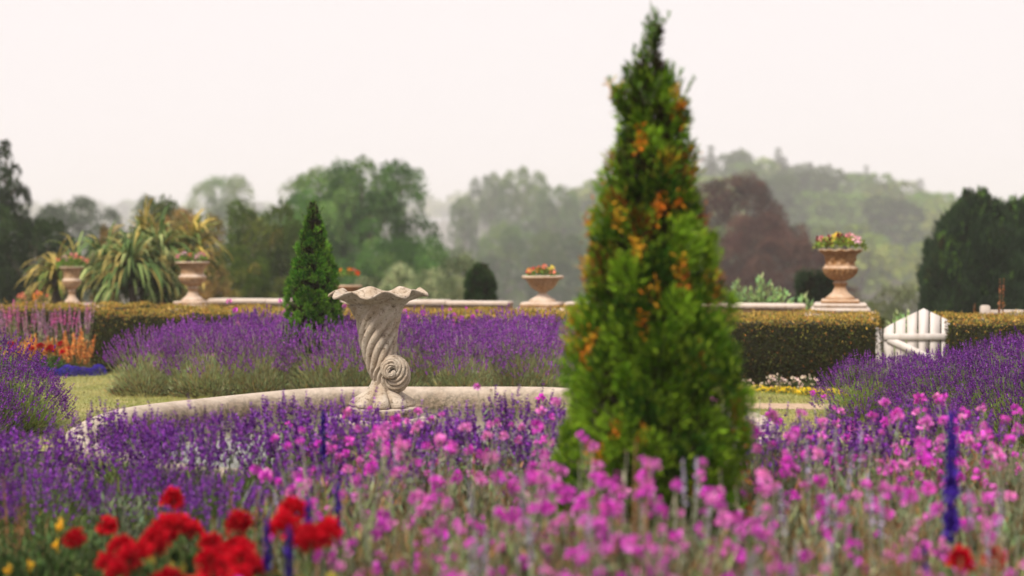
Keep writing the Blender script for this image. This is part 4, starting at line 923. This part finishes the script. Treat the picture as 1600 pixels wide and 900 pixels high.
# clipped silvery bushes
tG = make_tree('olive_bush', 508, 3, 1.6, 14, 9000, .10, [(.20, .24, .12), (.26, .29, .15), (.15, .19, .09)], .05, label='bush', cat='bush', lobe_r=.45)
for i, (px, top, d, wd, lab) in enumerate([(575, 432, 33, .38, 'small silvery round bush nearest the small conifer'), (625, 412, 34, .5, 'tall silvery olive bush under the big green tree'), (668, 420, 33, .45, 'middle silvery bush of the clipped group'),
        (705, 430, 32, .42, 'low round silvery bush beside the little dark column'), (722, 398, 40, .5, 'silvery bush behind the little dark column'), (603, 445, 30, .35, 'lowest silvery bush just over the wall coping'), (646, 448, 30, .4, 'pale low bush over the coping beside the shell mouth')]):
    put(tG, px, top, d, 3, lab, rz=i, wide=wd)
colc = [(.02, .05, .012), (.03, .07, .015), (.045, .095, .02), (.018, .035, .01)]
yy_ = 27.5; H_ = Z(415, yy_) - float(ground_z(0, yy_))
conifer('clipped_yew', (X(751, yy_), yy_, float(ground_z(0, yy_))), H_, lambda z: .30 * min(1, ((H_ - z) / .35 + .02)) ** .5, 90, 160, 'little dark green columnar yew beyond the wall right of the shell mouth', 420, .07, .016, (.05, .10), colc, tipc=(.05, .11, .02), lump=.03)
# distant hazy tree group of the centre right
tH = make_tree('broadleaf_tree', 509, 22, 10, 42, 34000, .42, G3, .06, label='tree', lobe_r=.28)
put(tH, 822, 262, 300, 22, 'tall hazy grey-green tree between the big green tree and tall conifer', wide=.52)
put(tH, 765, 270, 330, 22, 'slimmer hazy tree on the outer side of the grey-green group', rz=2, wide=.38)
put(tH, 726, 305, 290, 22, 'hazy lower tree at the edge of the pale mist gap', rz=1.2, wide=.36)
put(tH, 870, 290, 280, 22, 'hazy tree close behind the tall conifer on its fountain side', rz=3, wide=.5)
put(tH, 790, 350, 220, 22, 'lower hazy tree above the wide bowl urn', rz=4, wide=.7)
put(tH, 860, 360, 205, 22, 'low hazy tree at the foot of the grey-green group behind the bowl urn', rz=5, wide=.7)
put(tH, 720, 385, 190, 22, 'low hazy tree behind the silvery bushes', rz=.6, wide=.6)
# copper beech
tI = make_tree('copper_beech', 510, 13, 8, 46, 46000, .24, [(.07, .027, .022), (.09, .036, .028), (.05, .022, .018), (.12, .058, .042)], .04, label='tree', lobe_r=.26)
put(tI, 1120, 274, 95, 13, 'purple-brown copper beech spreading beside the tall conifer', wide=.64)
put(tI, 1245, 372, 82, 13, 'lowest purple-brown crown right behind the large urn bowl', rz=3.4, wide=.7)
put(tI, 1195, 335, 88, 13, 'lower purple-brown crown sloping down towards the large urn', rz=2, wide=.62)
# dark yew mass at the right
tJc = [(.018, .036, .014), (.025, .05, .018), (.013, .026, .011), (.035, .065, .022)]
tJc = [(.020, .040, .016), (.024, .046, .018), (.018, .034, .014), (.028, .052, .02)]
yj = 33.0; gj = float(ground_z(0, yj))
for i, (px, top, hw, dd, lab) in enumerate([(1524, 306, 78, 0, 'largest dark rounded yew with upright texture behind the bench'), (1592, 320, 66, .6, 'dark yew at the picture edge joined to the largest one'), (1480, 375, 40, -.5, 'lower shoulder yew sloping towards the large urn'), (1640, 330, 60, .4, 'dark yew running out of the picture beyond the bench')]):
    y = yj + dd; Hj = Z(top, y) - gj; rj = hw * y / F
    conifer('yew_tree', (X(px, y), y, gj), Hj, (lambda Hj, rj: lambda z: rj * min(1, (max(Hj - z, 0) / (Hj * .5)) ** .55 + .02) * (1.0 - .1 * max(0, .3 - z / Hj)))(Hj, rj), 230, 230, lab, 430 + i, .15, .03, (.11, .22), tJc, tipc=(.035, .062, .022), lump=.16, upr=2.2, wisps=110, wl=1.5, wz=.25)
conifer('yew_bush', (X(1276, 27), 27, float(ground_z(0, 27))), Z(431, 27) - float(ground_z(0, 27)), (lambda z: .38), 80, 150, 'small dark block of yew behind the wall left of the large urn', 440, .07, .016, (.06, .12), tJc, tipc=(.04, .075, .022), lump=.03)
tK = make_tree('round_bush', 511, 4, 2.3, 16, 9000, .13, [(.10, .13, .045), (.13, .15, .055), (.08, .10, .035)], .03, label='bush', cat='bush', lobe_r=.5)
put(tK, 1397, 446, 52, 4, 'rounded olive green bush between the large urn and the dark yew', wide=.5)
put(tK, 1370, 470, 46, 4, 'low green bush right behind the large urn plinth', rz=2, wide=.35)
# pale green seedlings over the wall coping
sap = make_leafy('green_sapling', 521, .42, .12, 170, (.30, .42, .16), .09, .035, .2)
for i, (px, top) in enumerate([(1152, 440), (1170, 452), (1190, 436), (1207, 448), (1222, 455), (1140, 462), (1178, 466), (1308, 485), (1258, 466), (1420, 490), (1404, 492)]):
    y = 22.2 if px < 1300 else 20.5; zt_ = Z(top, y); s = .9 + .3 * (i % 3)
    lab = 'pale green leafy sapling poking over the white coping beside the tall conifer' if px < 1230 else ('tiny pale sapling between the dark yew block and the coping' if px < 1300 else 'pale green leaves between the gate and the large urn plinth')
    place(sap, (X(px, y), y, zt_ - .42 * s), i, s, lab, 'saplings ' + ('by the coping' if px < 1230 else 'by the gate'))
# brown dock by the bench
dk = make_spire('dock_plant', 'dock plant', 522, 3, .9, .07, (.30, .13, .06), .55, .03, (.26, .14, .07), nfill=30, dens=110, petal=.03)
place(dk, (X(1561, 17.6), 17.6, 0), 0, (1, 1, Z(440, 17.6) / .9), 'tall rusty brown dock seed spike beside the wooden bench back')
place(dk, (X(1523, 17.6), 17.6, 0), 1, (.7, .7, Z(478, 17.6) / .9), 'shorter rusty seed spike at the outer side of the bench post')
# wooded hillside in the mist: individual trees
hillA = [make_tree('hillside_tree', 530 + k, 12, 5.2, 18, 5600, .55, [[(.05, .09, .025), (.08, .13, .035)], [(.12, .20, .035), (.16, .24, .05)], [(.28, .33, .07), (.20, .27, .055)]][k], .08, label='tree', lobe_r=.34) for k in range(3)]
hillB = make_tree('hillside_conifer', 535, 15, 3.2, 22, 4200, .5, [(.03, .05, .028), (.04, .06, .03)], .05, 'cone', 'tree', lobe_r=.5)
rng = np.random.default_rng(31); cnt = 0
for row, (d, n) in enumerate(((245, 10), (290, 12), (335, 13), (380, 14), (430, 16), (480, 20), (505, 20))):
    for i in range(n):
        px = 880 + (i + rng.uniform(.1, .9)) / n * 760; dd = d + rng.uniform(-14, 14); x = X(px, dd)
        con = row >= 4 and rng.random() < .45
        H0 = rng.uniform(14, 21) * (1.2 if con else 1) * (.75 if row < 2 else 1); base = (hillB, 15) if con else (hillA[rng.integers(3)], 12)
        s = H0 / base[1]; gz = float(ground_z(x, dd)) - .3
        seg = 'lower' if row < 2 else 'middle' if row < 4 else 'upper'
        lab = ('misty pointed conifer on the ridge of the wooded hill' if con else {'lower': 'misty round tree at the foot of the wooded hill beyond the large urn', 'middle': 'misty round tree halfway up the wooded hill', 'upper': 'misty round tree near the skyline of the wooded hill'}[seg])
        wh = ', toward the copper beech' if px < 1260 else ', beyond the large urn' if px < 1430 else ', toward the dark yew'; lab = lab.replace(' beyond the large urn', '') + wh
        w_ = rng.uniform(.85, 1.25); place(base[0], (x, dd, gz), rng.uniform(0, 6.28), (s * w_, s * w_, s), lab, 'hillside ' + ('conifers' if con else 'trees, ' + seg) + wh); cnt += 1
for i in range(62):                                     # far hill across the valley, nearly lost in the mist
    px = -20 + i * 14; dd = 1130 + 20 * math.sin(i * 2.1); x = X(px, dd); s = 1.6 + .35 * math.sin(i * 1.7)
    place(hillA[i % 3], (x, dd, float(ground_z(x, dd)) - 1), i, s, 'tree on the far ridge almost lost in the pale mist', 'trees on the far ridge')

# ------------------------------------------------------------------ mist
g = Geo(); g.box((-900, -30, -12.5), (900, 1500, 62), .5)
hz = g.build('haze', bpy.data.materials.new('mist')); tag(hz, kind='stuff', label='pale morning mist over the valley')
m = hz.data.materials[0]; m.use_nodes = True; t = m.node_tree; t.nodes.clear()
o = t.nodes.new('ShaderNodeOutputMaterial'); v = t.nodes.new('ShaderNodeVolumePrincipled'); t.links.new(v.outputs[0], o.inputs['Volume'])
v.inputs['Color'].default_value = (.985, .98, .975, 1); v.inputs['Density'].default_value = 0.0009; v.inputs['Anisotropy'].default_value = 0.0
# remove prototypes that were never placed
